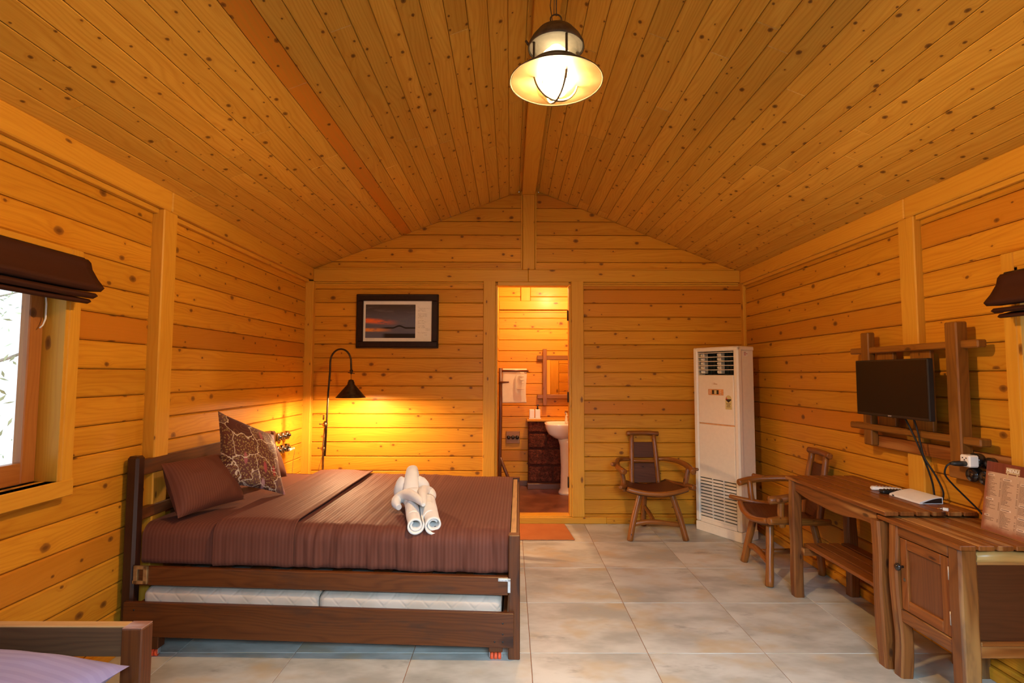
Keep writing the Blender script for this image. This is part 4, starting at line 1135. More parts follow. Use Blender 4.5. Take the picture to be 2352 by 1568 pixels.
# inlet grille: slats with dark gaps
m = MB(); m.box((.052, .016, .085), (AW-.052, .05, .512), .001); obj('grille_back', m, M_acdark, ac)
for k in range(14):
    z = .118+k*.0285
    m = MB(); m.box((.052, .004, z), (AW-.052, .020, z+.0195), .002); obj('grille_slat', m, M_ac, ac)
m = MB()
for x in (.185, .305): m.box((x, .003, .1), (x+.006, .02, .512), .001)
m.box((.052, .003, .494), (AW-.052, .02, .514), .002); m.box((.052, .003, .085), (AW-.052, .02, .118), .002)
obj('grille_rib', m, M_ac, ac)
# outlet
m = MB(); m.box((.052, .10, 1.418), (AW-.052, .14, AH-.038), .001); obj('outlet_back', m, M_acdark, ac)
m = MB()
for k in range(10): m.box((.06+k*.037, .085, 1.43), (.066+k*.037, .10, AH-.04), .001)
obj('outlet_fins', m, M_acdark, ac)
for k in range(5):
    z = 1.462+k*.0385
    m = MB(); m.box((.052, .0, z), (AW-.052, .034, z+.006), .002); obj('louver', m, M_ac, ac)
for x in (.062, .245):
    m = MB()
    for k in range(5):
        z = 1.446+k*.0385
        m.lathe([(.0, -.012), (.010, -.008), (.012, 0), (.010, .008), (0, .012)], 12, Matrix.Translation((x+.012, .035, z)))
        m.box((x, .035, z-.015), (x+.038, .09, z+.015), .004)
    obj('vane', m, M_ac, ac)
# display, logo, label
m = MB(); m.box((.165, .0015, 1.238), (.330, .008, 1.292), .002); dp = obj('display_panel', m, M_copperpanel, ac)
m = MB(); m.box((.207, .0005, 1.247), (.280, .004, 1.284), .001); obj('display_window', m, M_black, dp)
m = MB(); m.box((.232, .0000, 1.249), (.258, .002, 1.282), .0005); obj('display_strip', m, M_yellowp, dp)
m = MB()
for k in range(3):
    for x in (.186, .301): m.lathe([(.005, 0), (.004, .003), (0, .003)], 12, Matrix.Translation((x, .0015, 1.250+k*.015)) @ Matrix.Rotation(R(90), 4, 'X'))
obj('button', m, M_ac, dp)
Mt = Matrix.Translation((.243, .0032, 1.338)) @ Matrix.Rotation(R(90), 4, 'X')
m = text_mb('Midea', .018, Mt, .0006, shear=.3)
m.tube([(.243+.022*math.cos(R(a))-.012, .0032, 1.338+.011*math.sin(R(a))) for a in range(60, 240, 12)], .0008, 5)
o = obj('logo', m, M_gold, up)
m = MB(); pts = [(.348, 1.118), (.412, 1.118), (.412, 1.205)]
for k in range(1, 12): a = math.pi*k/12; pts.append((.380+.032*math.cos(a), 1.205+.036*math.sin(a)))
pts.append((.348, 1.205))
m.prism(pts, lambda x, z, h: (x, .004-h, z), .0015, 0); lb = obj('energy_label', m, M_yellowp, ac)
m = MB(); pts = [(.353, 1.205), (.407, 1.205)]
m.prism([(.352, 1.200), (.380, 1.178), (.408, 1.200), (.408, 1.208), (.352, 1.208)], lambda x, z, h: (x, .0027-h, z), .001, 0); 
for zz, w in ((1.165, .044), (1.152, .03), (1.140, .036)): m.box((.380-w/2, .0015, zz), (.380+w/2, .003, zz+.004), 0)
obj('label_print', m, M_ink, lb)
m = MB(); m.prism([(.354, 1.206), (.371, 1.206), (.358, 1.226)], lambda x, z, h: (x, .0027-h, z), .0012, 0); o = obj('label_star', m, M_red, lb)
m = MB(); m.box((AW-.0125+.0, .09, 1.585), (AW-.0108, .15, 1.625), .0002); sk = obj('side_sticker', m, M_whitepaper, ac)
m = MB()
for k in range(3): m.box((AW-.0112, .095, 1.592+k*.011), (AW-.0105, .125+.02*(k % 2), 1.597+k*.011), 0)
obj('sticker_print', m, M_red, sk)

# ------------------------------------------------------------------ log armchairs (three legged)
def log(name, pts, rad, parent, mat=None, n=12, wob=.16, k=4):
    P = [Vector(p) for p in pts]; out = []; rr = []
    rad = rad if hasattr(rad, '__len__') else [rad]*len(P)
    for i in range(len(P)-1):
        p0 = P[max(i-1, 0)]; p1 = P[i]; p2 = P[i+1]; p3 = P[min(i+2, len(P)-1)]
        for j in range(k):
            t = j/k
            out.append(.5*((2*p1)+(p2-p0)*t+(2*p0-5*p1+4*p2-p3)*t*t+(3*p1-p0-3*p2+p3)*t**3)); rr.append(rad[i]*(1-t)+rad[i+1]*t)
    out.append(P[-1]); rr.append(rad[-1])
    # rounded ends
    m = MB(); d0 = (out[0]-out[1]).normalized(); d1 = (out[-1]-out[-2]).normalized()
    out = [out[0]+d0*rr[0]*.22]+out+[out[-1]+d1*rr[-1]*.22]; rr = [rr[0]*.72]+rr+[rr[-1]*.72]
    m.tube(out, rr, n, wob=wob)
    return obj(name, m, mat or M_log, parent)
def make_chair(label, loc, rz):
    t = thing('log_armchair', label, 'chair', loc, rz, 'log armchairs')
    # local: faces -y; front feet (+-.25,-.22), back foot (0,.24)
    for sx in (-1, 1):
        log('leg', [(sx*.243, -.222, .006), (sx*.20, -.20, .18), (sx*.135, -.17, .40)], [.027, .026, .025], t)
    log('leg', [(-.005, .235, .006), (.0, .215, .2), (.0, .17, .40)], [.026, .025, .024], t)
    log('front_stretcher', [(-.205, -.19, .135), (-.05, -.195, .155), (.195, -.19, .125)], [.020, .023, .020], t)
    log('back_stretcher', [(-.02, -.18, .150), (.0, .02, .165), (0, .21, .19)], [.017, .019, .017], t)
    # seat: dished plank between two side logs, front log sagging
    m = MB()
    def seat(u, v):
        x = -.26+.52*u; y = -.23+.42*v; f = (2*u-1)**2
        return Vector((x*(1-.22*v), y, .405+.040*f-.006*(1-v)*(1-f))), (x, y)
    m.grid(seat, 20, 8, smooth=True)
    o = obj('seat', m, M_logdark, t); md = o.modifiers.new('s', 'SOLIDIFY'); md.thickness = .03; md.offset = -1
    log('seat_front_log', [(-.262, -.235, .440), (-.13, -.255, .412), (.0, -.262, .403), (.13, -.255, .412), (.262, -.235, .440)], [.019, .021, .022, .021, .018], t)
    log('seat_side_log', [(-.335, -.29, .468), (-.275, -.17, .448), (-.235, .02, .430), (-.20, .20, .425)], [.017, .023, .024, .020], t)
    log('seat_side_log', [(.315, -.24, .452), (.275, -.14, .448), (.235, .02, .430), (.20, .20, .425)], [.024, .027, .025, .020], t)
    # back
    for sx in (-1, 1):
        log('back_post', [(sx*.125, .165, .395), (sx*.118, .195, .60), (sx*.105, .235, .845)], [.023, .022, .020], t)
    log('top_rail', [(-.150, .238, .862), (0, .245, .866), (.148, .238, .860)], [.022, .021, .022], t)
    log('cross_bar', [(-.115, .203, .612), (.115, .203, .606)], [.014, .014], t)
    m = MB(); m.box((-.098, .208, .638), (.098, .222, .782), .004, grain=0, warp=lambda p: Vector((p.x, p.y+(p.z-.6)*.15, p.z))); obj('back_splat', m, M_logdark, t)
    m = MB(); m.box((-.105, .188, .412), (.105, .202, .592), .004, grain=0, warp=lambda p: Vector((p.x, p.y+(p.z-.5)*.15, p.z))); obj('back_splat', m, M_logdark, t)
    # arms
    for sx in (-1, 1):
        log('arm', [(sx*.11, .232, .620), (sx*.215, .195, .628), (sx*.285, .06, .625), (sx*.315, -.12, .605), (sx*.285 if sx < 0 else .31, -.235, .585)], [.016, .020, .023, .026, .026], t)
        log('arm_post', [(sx*.262, -.135, .405), (sx*.275, -.15, .50), (sx*.295, -.150, .598)], [.021, .022, .020], t)
    log('arm_stub', [(-.30, -.04, .618), (-.365, -.10, .630)], [.022, .017], t)
    log('arm_stub', [(.31, -.15, .592), (.365, -.20, .600)], [.018, .012], t)
    return t
random.seed(12)
ch = make_chair('rustic log armchair facing forward against the back wall left of the air conditioner', (1.262, 4.862, 0), R(1))
dup(ch, (1.985, 3.880, 0), R(-95), 'rustic log armchair pushed to the far end of the slatted desk')

# ------------------------------------------------------------------ desk
random.seed(31)
ds = thing('desk', 'rustic slatted wooden desk with natural edge legs along the right wall', 'desk', (0, 0, 0))
def natleg(name, x, y, z1, w, d, parent, seed, mat=None, lean=(0, 0), n=14, z0=0.0):
    m = MB(); ou = random.random()*40
    rings = []
    for i in range(n+1):
        z = z0+(z1-z0)*i/n; ring = []
        cxx = x+lean[0]*(i/n)+mnoise.noise(Vector((seed, z*3.2, 0)))*.010; cyy = y+lean[1]*(i/n)+mnoise.noise(Vector((seed, 4, z*3.2)))*.010
        ww = w*(1+.16*mnoise.noise(Vector((seed+3, z*5, 1)))); dd = d*(1+.16*mnoise.noise(Vector((seed+9, z*5, 1))))
        ch = .28
        for (a, b) in [(-1, -1+ch), (-1+ch, -1), (1-ch, -1), (1, -1+ch), (1, 1-ch), (1-ch, 1), (-1+ch, 1), (-1, 1-ch)]:
            ring.append(Vector((cxx+a*ww/2, cyy+b*dd/2, z)))
        rings.append(ring)
    b0 = len(m.v); tint = (random.random(), random.random())
    for r_ in rings: m.v += [tuple(p) for p in r_]
    per = [0, .02, .06, .08, .12, .14, .18, .2, .24]
    for i in range(n):
        for j in range(8):
            j2 = (j+1) % 8
            m.poly((b0+i*8+j, b0+i*8+j2, b0+(i+1)*8+j2, b0+(i+1)*8+j), [(ou+rings[i][0].z, ou+per[j]), (ou+rings[i][0].z, ou+per[j+1]), (ou+rings[i+1][0].z, ou+per[j+1]), (ou+rings[i+1][0].z, ou+per[j])], 0, False, tint)
    m.poly([b0+j for j in reversed(range(8))], [(0, 0)]*8, 0, False, tint); m.poly([b0+n*8+j for j in range(8)], [(0, 0)]*8, 0, False, tint)
    return obj(name, m, mat or M_teak2, parent)
natleg('leg', 1.857, 3.515, .733, .062, .060, ds, 1)
natleg('leg', 2.215, 3.520, .733, .062, .060, ds, 2)
natleg('leg', 1.852, 2.690, .700, .066, .064, ds, 3.3, lean=(-.006, .008))
natleg('leg', 2.215, 2.690, .700, .060, .060, ds, 4.1)
DT = .755
for k in range(6):
    x = 1.826+k*.0775
    m = MB(); m.box((x, 2.630, DT-.021), (min(x+.067, 2.284), 3.575, DT), .003, grain=1); obj('top_slat', m, M_teak, ds)
# aprons, wavy natural lower edge
m = MB()
def apron(x0, x1, ya, yb, zt, zb, sd):
    n = 18
    for i in range(n):
        y0, y1 = ya+(yb-ya)*i/n, ya+(yb-ya)*(i+1)/n
        e = lambda y: zb+.022*mnoise.noise(Vector((y*5, sd, 0)))-.02*math.sin((y-ya)/(yb-ya)*math.pi)
        q = [(x0, y0, e(y0)), (x0, y1, e(y1)), (x0, y1, zt), (x0, y0, zt)]; p = [(x1, a[1], a[2]) for a in q]
        m.face(list(reversed(q)) if x0 < x1 else q, [(a[1], a[2]) for a in (reversed(q) if x0 < x1 else q)]); m.face(p, [(a[1], a[2]) for a in p])
        m.face([q[0], q[1], p[1], p[0]], [(y0, 0), (y1, 0), (y1, .03), (y0, .03)])
apron(1.846, 1.872, 2.72, 3.49, .733, .668, 2.2)
obj('front_apron', m, M_teak2, ds)
m = MB(); m.box((2.20, 2.72, .66), (2.225, 3.49, .733), .003); obj('back_apron', m, M_teak, ds)
for y in (3.515, 2.70):
    m = MB(); m.box((1.88, y-.015, .66 if y > 3 else .64), (2.19, y+.015, .733 if y > 3 else .70), .003); obj('end_apron', m, M_teak, ds)
for y in (3.47, 2.72):
    m = MB(); m.box((1.87, y-.018, .272), (2.20, y+.018, .318), .003); obj('shelf_bearer', m, M_teak2, ds)
for k, x in enumerate([1.895, 1.975, 2.055, 2.135]):
    m = MB(); m.box((x, 2.70, .318), (x+.066, 3.50, .338), .003, grain=1); obj('shelf_slat', m, M_teak, ds)

# ------------------------------------------------------------------ cabinet
cb = thing('cabinet', 'small rustic cabinet with a panelled door at the near end of the desk', 'cabinet', (0, 0, 0))
CT = .7255; CY0, CY1 = 2.205, 2.700
natleg('leg', 1.868, 2.605, CT-.021, .060, .056, cb, 11)
natleg('leg', 1.880, 2.255, CT-.021, .078, .064, cb, 12)
natleg('leg', 2.235, 2.605, CT-.021, .055, .056, cb, 13)
natleg('leg', 2.222, 2.262, CT-.021, .052, .056, cb, 14)
for k in range(6):
    x = 1.832+k*.0772
    m = MB(); m.box((x, CY0, CT-.020), (min(x+.066, 2.284), CY1, CT), .003, grain=1, mi=0); obj('top_slat', m, M_teak, cb)
m = MB(); m.box((1.847, 2.29, .655), (1.875, 2.58, CT-.021), .003, grain=1); obj('front_rail', m, M_teak, cb)
m = MB(); m.box((1.848, 2.29, .262), (1.876, 2.58, .318), .003, grain=1); obj('front_rail', m, M_teak2, cb)
m = MB(); m.tube([(1.915, 2.243, .672), (2.03, 2.240, .676), (2.12, 2.243, .668), (2.20, 2.243, .672)], [.022, .026, .023, .02], 10, wob=.25)
m.tube([(2.03, 2.24, .685), (2.045, 2.24, .703)], [.012, .008], 8); m.tube([(2.155, 2.24, .68), (2.17, 2.24, .703)], [.012, .008], 8)
o = obj('end_rail', m, M_pale, cb); o['label'] = 'pale natural branch rail under the top'
m = MB(); m.box((1.918, 2.232, .640), (2.20, 2.256, .656), .003); obj('end_rail', m, M_teak2, cb)
m = MB(); m.box((1.918, 2.230, .270), (2.20, 2.258, .318), .003); m.box((1.918, 2.226, .318), (2.20, 2.252, .336), .003); obj('end_rail', m, M_teak, cb)
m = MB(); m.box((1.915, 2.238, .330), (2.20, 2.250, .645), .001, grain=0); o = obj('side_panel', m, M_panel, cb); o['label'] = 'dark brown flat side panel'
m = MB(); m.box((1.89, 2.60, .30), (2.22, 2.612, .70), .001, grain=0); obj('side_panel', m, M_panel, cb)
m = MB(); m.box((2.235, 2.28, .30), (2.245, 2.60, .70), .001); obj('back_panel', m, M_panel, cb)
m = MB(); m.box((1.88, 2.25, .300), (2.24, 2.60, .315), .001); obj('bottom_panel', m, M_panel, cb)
# door, hinged at the near end
xf = 1.851
m = MB(); y0, y1, z0, z1 = 2.293, 2.574, .322, .650
m.box((xf, y1-.042, z0), (xf+.024, y1, z1), .003); m.box((xf, y0, z0), (xf+.024, y0+.042, z1), .003)
m.box((xf, y0+.042, z0), (xf+.024, y1-.042, z0+.050), .003); m.box((xf, y0+.042, z1-.045), (xf+.024, y1-.042, z1), .003)
dr2 = obj('door', m, M_teak, cb)
m = MB(); m.box((xf+.010, y0+.04, z0+.048), (xf+.018, y1-.04, z1-.043), .001, grain=2); o = obj('door_panel', m, wood('door_panel_wood', (.17, .056, .016), (.10, .030, .010), knots=False, sap=(.42, .23, .07), rough=.36, coat=.3, tintamt=.1), dr2)
m = MB(); m.lathe([(.006, 0), (.006, .010), (.016, .020), (.018, .027), (.014, .033), (0, .035)], 18, Matrix.Translation((xf, y1-.016, .520)) @ Matrix.Rotation(R(-90), 4, 'Y')); o = obj('knob', m, M_bakelite, dr2); o['label'] = 'round black door knob'
m = MB(); m.lathe([(.008, 0), (.008, .001), (.004, .001), (.004, .0005), (0, .0005)], 14, Matrix.Translation((xf, y1-.022, .462)) @ Matrix.Rotation(R(-90), 4, 'Y')); obj('keyhole', m, M_iron, dr2)
for z in (.56, .375):
    m = MB(); m.tube([(xf-.003, y0-.003, z), (xf-.003, y0-.003, z+.055)], .003, 8); m.box((xf-.0012, y0-.005, z), (xf+.003, y0+.004, z+.055), .0005); o = obj('hinge', m, M_steel, dr2)

# ------------------------------------------------------------------ things on the desk
stb = thing('set_top_box', 'white wedge-shaped set-top box on the desk', 'box', (2.168, 2.885, DT), R(2))
m = MB(); n = 14
sec = [(-.062, .002), (-.062, .010)]+[(-.060+.122*k/n, .012+.024*math.sin(math.pi/2*k/n)) for k in range(n+1)]+[(.062, .002)]
def side(y, flip):
    pts = [(a, y, b) for a, b in sec]
    if flip: pts.reverse()
    m.face(pts, [(0, 0)]*len(pts))
for i in range(len(sec)):
    a, b = sec[i], sec[(i+1) % len(sec)]
    m.face([(a[0], -.105, a[1]), (b[0], -.105, b[1]), (b[0], .105, b[1]), (a[0], .105, a[1])][::-1], [(0, 0)]*4, 0, False)
side(-.105, False); side(.105, True); obj('case', m, M_white, stb)
m = MB(); sec2 = [(-.048, .006)]+[(-.046+.102*k/n, .008+.0235*math.sin(math.pi/2*k/n)) for k in range(n+1)]+[(.056, .006)]
m.prism(sec2, lambda a, b, h: (a, -.1045-h, b), .002, 0); m2 = obj('vent_side', m, M_black, stb); m2['label'] = 'black louvred end of the box'
m = MB(); m.box((-.0635, .070, .004), (-.060, .084, .0105), .001); obj('sensor_window', m, M_black, stb)
m = MB(); m.box((.062, -.09, .008), (.075, -.06, .022), .002); m.box((.062, -.04, .008), (.078, -.02, .024), .002); obj('cable_plugs', m, M_black, stb)
def remote(label, mat, x, y, rz, L, w=.045, btn=None, z=DT):
    t = thing('remote_control', label, 'remote control', (x, y, z), rz, 'remote controls')
    m = MB(); sec = 12
    def fn(u, v):
        a = v*2*math.pi; c, s_ = math.cos(a), math.sin(a); e = 4; q = (abs(c)**e+abs(s_)**e)**(-1/e)
        ex = min(1, min(u, 1-u)/.07); ex = max(0, 1-(1-ex)**2)**.5
        return Vector((-L/2+L*u, c*q*w/2*ex, .011+s_*q*.011*(.35+.65*ex))), (u, v)
    m.grid(fn, 26, 28, flip=True); obj('case', m, mat, t)
    m = MB()
    for i in range(7):
        for j in (-1, 0, 1): m.box((-L*.32+i*.016, j*.012-.004, .0215), (-L*.32+i*.016+.008, j*.012+.004, .0245), .001)
    obj('buttons', m, btn or M_black, t); return t
remote('white remote control with grey buttons at the far side of the desk', M_white, 2.165, 3.10, R(-30), .155, btn=M_steel)
remote('black remote control beside the white set-top box', M_black, 2.160, 3.030, R(-8), .150, btn=M_bakelite)
pl = thing('pin_plug', 'tiny white two-pin plug lying on the desk slats', 'plug', (2.142, 2.655, DT), R(-50))
m = MB(); m.box((-.010, -.008, 0), (.012, .008, .014), .002); obj('plug_body', m, M_white, pl)
m = MB()
for y in (-.005, .006): m.tube([(-.010, y, .007), (-.030, y, .007)], .0022, 8)
obj('metal_pin', m, M_chrome, pl)
# menu card
mn = thing('menu_card', 'folded restaurant menu card standing on the cabinet', 'menu', (2.142, 2.338, CT), 0)
MW, MH, LN = .244, .306, .056
# local front face: u along -y (reading left to right from the room), v up with lean to +x
def mp(u, v, h=0):       # u 0..1 left(far)->right(near)
    return Vector((LN*v-h, MW/2-MW*u+.012*v*(1 if True else 0), MH*v*math.sqrt(1-(LN/MH)**2)+.001))
m = MB()
for (h, fl) in ((0, 1), (-.003, 0)):
    q = [mp(0, 0, h), mp(1, 0, h), mp(1, 1, h), mp(0, 1, h)]; uv = [(0, 0), (1, 0), (1, 1), (0, 1)]
    if not fl: q.reverse(); uv.reverse()
    m.face(q, uv)
for (a, b) in [((0, 0), (1, 0)), ((1, 0), (1, 1)), ((1, 1), (0, 1)), ((0, 1), (0, 0))]:
    m.face([mp(*a), mp(*a, -.003), mp(*b, -.003), mp(*b)], [(0, 0)]*4)
obj('front_leaf', m, M_menu, mn)
m = MB()
def bp(u, v, h=0): p = mp(u, v); return Vector((1.7*LN-p.x*.7+.004+h, p.y, p.z))
for (h, fl) in ((0, 0), (.003, 1)):
    q = [bp(0, 0, h), bp(1, 0, h), bp(1, 1, h), bp(0, 1, h)]
    if fl == 0: q.reverse()
    m.face(q, [(.5, .5)]*4)
for (a, b) in [((0, 0), (1, 0)), ((1, 0), (1, 1)), ((1, 1), (0, 1)), ((0, 1), (0, 0))]:
    m.face([bp(*a), bp(*a, .003), bp(*b, .003), bp(*b)], [(0, 0)]*4)
obj('back_leaf', m, plain('menu_back', (.12, .04, .02), .5), mn)
def quad(mb, u0, u1, v0, v1, h):
    mb.face([mp(u0, v0, h), mp(u1, v0, h), mp(u1, v1, h), mp(u0, v1, h)], [(0, 0)]*4)
def mframe():
    o_ = mp(0, 0); ux = (mp(1, 0)-o_).normalized(); vy = (mp(0, 1)-o_); vy = (vy-ux*vy.dot(ux)).normalized(); nz = ux.cross(vy)
    return ux, vy, nz
ux, vy, nz = mframe()
m = MB()
for k in range(3): quad(m, .395, .66, .870+k*.030, .896+k*.030, .0008)
quad(m, .42, .45, .81, .87, .0007); quad(m, .60, .63, .81, .87, .0007)
sg = obj('menu_sign', m, plain('menu_sign_wood', (.50, .36, .20), .5), mn)
c = mp(.5275, .914, .0014); Mt = Matrix(((ux.x, vy.x, nz.x, c.x), (ux.y, vy.y, nz.y, c.y), (ux.z, vy.z, nz.z, c.z), (0, 0, 0, 1)))
obj('menu_title', text_mb('MENU', .021, Mt, .0002), M_whitepaper, sg)
m = MB(); m2_ = MB(); random.seed(9)
cols = [(.05, .335, [(.825, 17, .15), (.475, 7, .17), (.235, 3, .11)]), (.36, .665, [(.79, 20, .18), (.36, 14, .22)]), (.69, .97, [(.765, 13, .2), (.475, 6, .24), (.30, 4, .16), (.15, 3, .16)])]
for (u0, u1, secs) in cols:
    for (vt, nl, hw) in secs:
        quad(m2_, u0, u0+hw*.9, vt-.026, vt, .0009); quad(m, u0+.012, u0+hw*.75, vt-.018, vt-.008, .0013)
        for i in range(nl):
            v = vt-.040-i*.0172
            if v < .05: break
            u = u0
            ue = u0+random.uniform(.07, .21)
            while u < ue:
                w = random.uniform(.012, .035); quad(m, u, min(u+w, ue), v-.0062, v, .0009); u += w+.006
            if random.random() < .72: quad(m, u1-.035, u1-.008, v-.0062, v, .0009)
for u in (.345, .675): quad(m, u, u+.003, .12, .80, .0009)
o = obj('menu_lines', m, plain('menu_print', (.17, .085, .05), .7), mn); o['kind'] = 'stuff'
obj('heading_boxes', m2_, plain('menu_headings', (.66, .52, .38), .6), mn)

# ------------------------------------------------------------------ television and its wooden lattice
lt = thing('tv_lattice', 'crossed wooden beam frame fixed to the right wall behind the television', 'frame', (0, 0, 0))
for nm, lo, hi in [('upright', (2.19, 3.245, .995), (2.235, 3.318, 1.682)), ('upright', (2.175, 2.582, .985), (2.235, 2.655, 1.684)),
                   ('cross_rail', (2.195, 2.487, 1.552), (2.242, 3.430, 1.590)), ('cross_rail', (2.185, 2.487, 1.086), (2.242, 3.440, 1.124))]:
    m = MB(); m.box(lo, hi, .006); obj(nm, m, M_latt, lt)
for y0, y1 in ((3.085, 3.226), (2.811, 2.955)):
    m = MB(); m.box((2.225, y0, 1.10), (2.247, y1, 1.57), .003, grain=2); obj('back_board', m, M_latt, lt)
tv = thing('television', 'black flat television mounted on the wooden lattice', 'television', (2.1, 2.953, 1.347))
m = MB(); m.box((0, -.281, -.160), (.030, .281, .160), .004); obj('casing', m, M_black, tv)
m = MB(); m.box((-.0012, -.272, -.145), (.002, .272, .152), .0005); sc_ = obj('screen', m, M_screen, tv)
m = MB(); m.box((.028, -.19, -.13), (.062, .19, .10), .012)
for k in range(4): m.box((.04, -.194, -.115+k*.022), (.056, -.186, -.104+k*.022), .001)
obj('rear_housing', m, M_black, tv)
m = MB(); m.box((.06, -.05, -.05), (.126, .05, .05), .003); obj('wall_bracket', m, M_black, tv)
Mt = Matrix.Translation((-.0016, 0, -.1525)) @ Matrix.Rotation(R(-90), 4, 'Z') @ Matrix.Rotation(R(90), 4, 'X')
obj('logo', text_mb('SONY', .011, Mt, .0004), M_steel, tv)
def cable(label, pts, r=.0045, name='cable', cat='cable', sub=6):
    P = [Vector(p) for p in pts]; out = []
    for i in range(len(P)-1):
        p0 = P[max(i-1, 0)]; p1 = P[i]; p2 = P[i+1]; p3 = P[min(i+2, len(P)-1)]
        for j in range(sub):
            t = j/sub; out.append(.5*((2*p1)+(p2-p0)*t+(2*p0-5*p1+4*p2-p3)*t*t+(3*p1-p0-3*p2+p3)*t**3))
    out.append(P[-1]); m = MB(); m.tube(out, r, 8); o = obj(name, m, M_blackrubber); tag(o, label, cat); return o
cable('left of two black cables hanging from the television to the desk', [(2.145, 2.93, 1.225), (2.165, 2.90, 1.14), (2.18, 2.865, 1.05), (2.20, 2.84, .95), (2.22, 2.83, .86), (2.235, 2.838, .79), (2.238, 2.842, .772)])
cable('right of two black cables hanging from the television to the desk', [(2.150, 2.86, 1.215), (2.165, 2.845, 1.13), (2.175, 2.838, 1.05), (2.185, 2.83, .985), (2.215, 2.80, .90), (2.243, 2.79, .82), (2.245, 2.80, .772)])
# socket board
sk = thing('socket_board', 'long wooden socket board with round black sockets below the television', 'socket', (0, 0, 0))
m = MB(); m.box((2.236, 2.36, .985), (2.262, 3.33, 1.055), .004); obj('board', m, M_teak, sk)
m = MB(); m.box((2.236, 2.44, .905), (2.262, 2.74, .983), .004); obj('board', m, M_switchboard, sk)
def sock(y, z, holes=True, r=.034, dome=False):
    c = Matrix.Translation((2.236, y, z)) @ Matrix.Rotation(R(-90), 4, 'Y')
    m = MB()
    prof = [(r, 0), (r, .030), (r*.9, .036), (0, .037)] if not dome else [(r, 0), (r, .016), (r*.9, .024), (r*.5, .028), (r*.38, .034), (0, .038)]
    m.lathe(prof, 26, c); o = obj('round_socket' if holes else 'round_switch', m, M_bakelite, sk)
    if holes:
        q = MB()
        for (a, b) in ((0, .014), (-.012, -.008), (.012, -.008)): q.lathe([(.0042, 0), (.0042, .0006), (0, .0006)], 10, Matrix.Translation((2.1988, y+a, z+b)) @ Matrix.Rotation(R(-90), 4, 'Y'))
        obj('pin_holes', q, plain('socket_hole', (.003, .003, .003), .8), o)
    return o
sock(2.552, 1.016); sock(2.484, 1.010, False, .030, True); sock(2.566, .945); sock(2.496, .942)
ad = thing('plug_adapter', 'white cube adapter with a black plug in the upper socket below the television', 'adapter', (0, 0, 0))
m = MB(); m.box((2.150, 2.512, .988), (2.198, 2.568, 1.044), .006); obj('adapter_body', m, M_white, ad)
m = MB()
for (a, b) in ((-.01, .014), (.01, .014)): m.box((2.1495, 2.540+a-.003, 1.016+b-.003), (2.1510, 2.540+a+.003, 1.016+b+.003), 0)
m.prism([(2.535, 1.018), (2.545, 1.018), (2.540, 1.026)], lambda y, z, h: (2.1502-h, y, z), .0008, 0)
m.box((2.160, 2.53, 1.0435), (2.166, 2.54, 1.0445), 0); m.box((2.178, 2.53, 1.0435), (2.184, 2.54, 1.0445), 0)
obj('slots', m, M_black, ad)
m = MB(); m.tube([(2.152, 2.535, 1.004), (2.120, 2.536, 1.004), (2.100, 2.540, 1.004), (2.085, 2.545, 1.003)], [.012, .013, .012, .006], 10); obj('black_plug', m, M_black, ad)
cable('black flex running from the white adapter down behind the menu', [(2.086, 2.545, 1.003), (2.074, 2.555, .985), (2.080, 2.570, .945), (2.125, 2.580, .895), (2.180, 2.585, .842), (2.225, 2.575, .790), (2.250, 2.540, .738)], .004)

# ------------------------------------------------------------------ pendant lamp
PXc, PYc = .174, 2.0
pd = thing('pendant_lamp', 'caged glass pendant lamp with a flared metal shade hanging from the ridge', 'lamp', (PXc, PYc, 0))
m = MB(); m.lathe([(.0, 2.790), (.024, 2.788), (.036, 2.780), (.046, 2.770), (.072, 2.755), (.096, 2.725), (.109, 2.700), (.110, 2.688), (.106, 2.688), (.104, 2.700), (.090, 2.722), (.068, 2.748), (0, 2.76)], 44); obj('cap', m, M_iron, pd)
m = MB(); m.lathe([(.098, 2.604), (.098, 2.622), (.104, 2.607), (.130, 2.592), (.166, 2.568), (.1815, 2.555), (.1815, 2.551), (.176, 2.555), (.130, 2.586), (.098, 2.604)], 56); o = obj('shade', m, M_iron, pd)
m = MB(); m.lathe([(.1035, 2.694), (.1025, 2.700), (.088, 2.721), (.066, 2.746), (0.01, 2.757)], 44); obj('cap_lining', m, M_caplin, pd)
m = MB(); m.lathe([(.1745, 2.5545), (.129, 2.584), (.0975, 2.601)], 56); o = obj('shade_lining', m, M_enamel, pd); o['label'] = 'cream enamelled inside of the shade'
m = MB(); m.lathe([(.086, 2.72), (.0855, 2.62), (.082, 2.56), (.070, 2.515), (.046, 2.492), (0, 2.484)], 36); g = obj('glass_dome', m, M_glass, pd)
md = g.modifiers.new('s', 'SOLIDIFY'); md.thickness = .003
for a in (20, 110):
    m = MB(); pts = []
    r_, zc = .093, 2.575
    pts = [(r_, 2.70), (r_, 2.64)]+[(r_*math.cos(R(k)), zc-.094*math.sin(R(k))) for k in range(0, 181, 9)]+[(-r_, 2.64), (-r_, 2.70)]
    ca, sa = math.cos(R(a)), math.sin(R(a))
    m.tube([(p[0]*ca, p[0]*sa, p[1]) for p in pts], .0048, 8); obj('cage_wire', m, M_iron, pd)
m = MB(); m.lathe([(.094, 2.618), (.0975, 2.618), (.0975, 2.606), (.094, 2.606), (.094, 2.618)], 44); obj('cage_ring', m, M_iron, pd)
m = MB(); m.lathe([(0, 2.765), (.022, 2.76), (.022, 2.705), (.018, 2.70), (0, 2.70)], 18); obj('lamp_holder', m, M_enamel, pd)
m = MB(); m.lathe([(.017, 2.705), (.026, 2.69), (.052, 2.665), (.060, 2.63), (.058, 2.58), (.052, 2.548)], 32); o = obj('bulb_body', m, M_bulbdim, pd); o['label'] = 'dimly glowing upper body of the bulb'
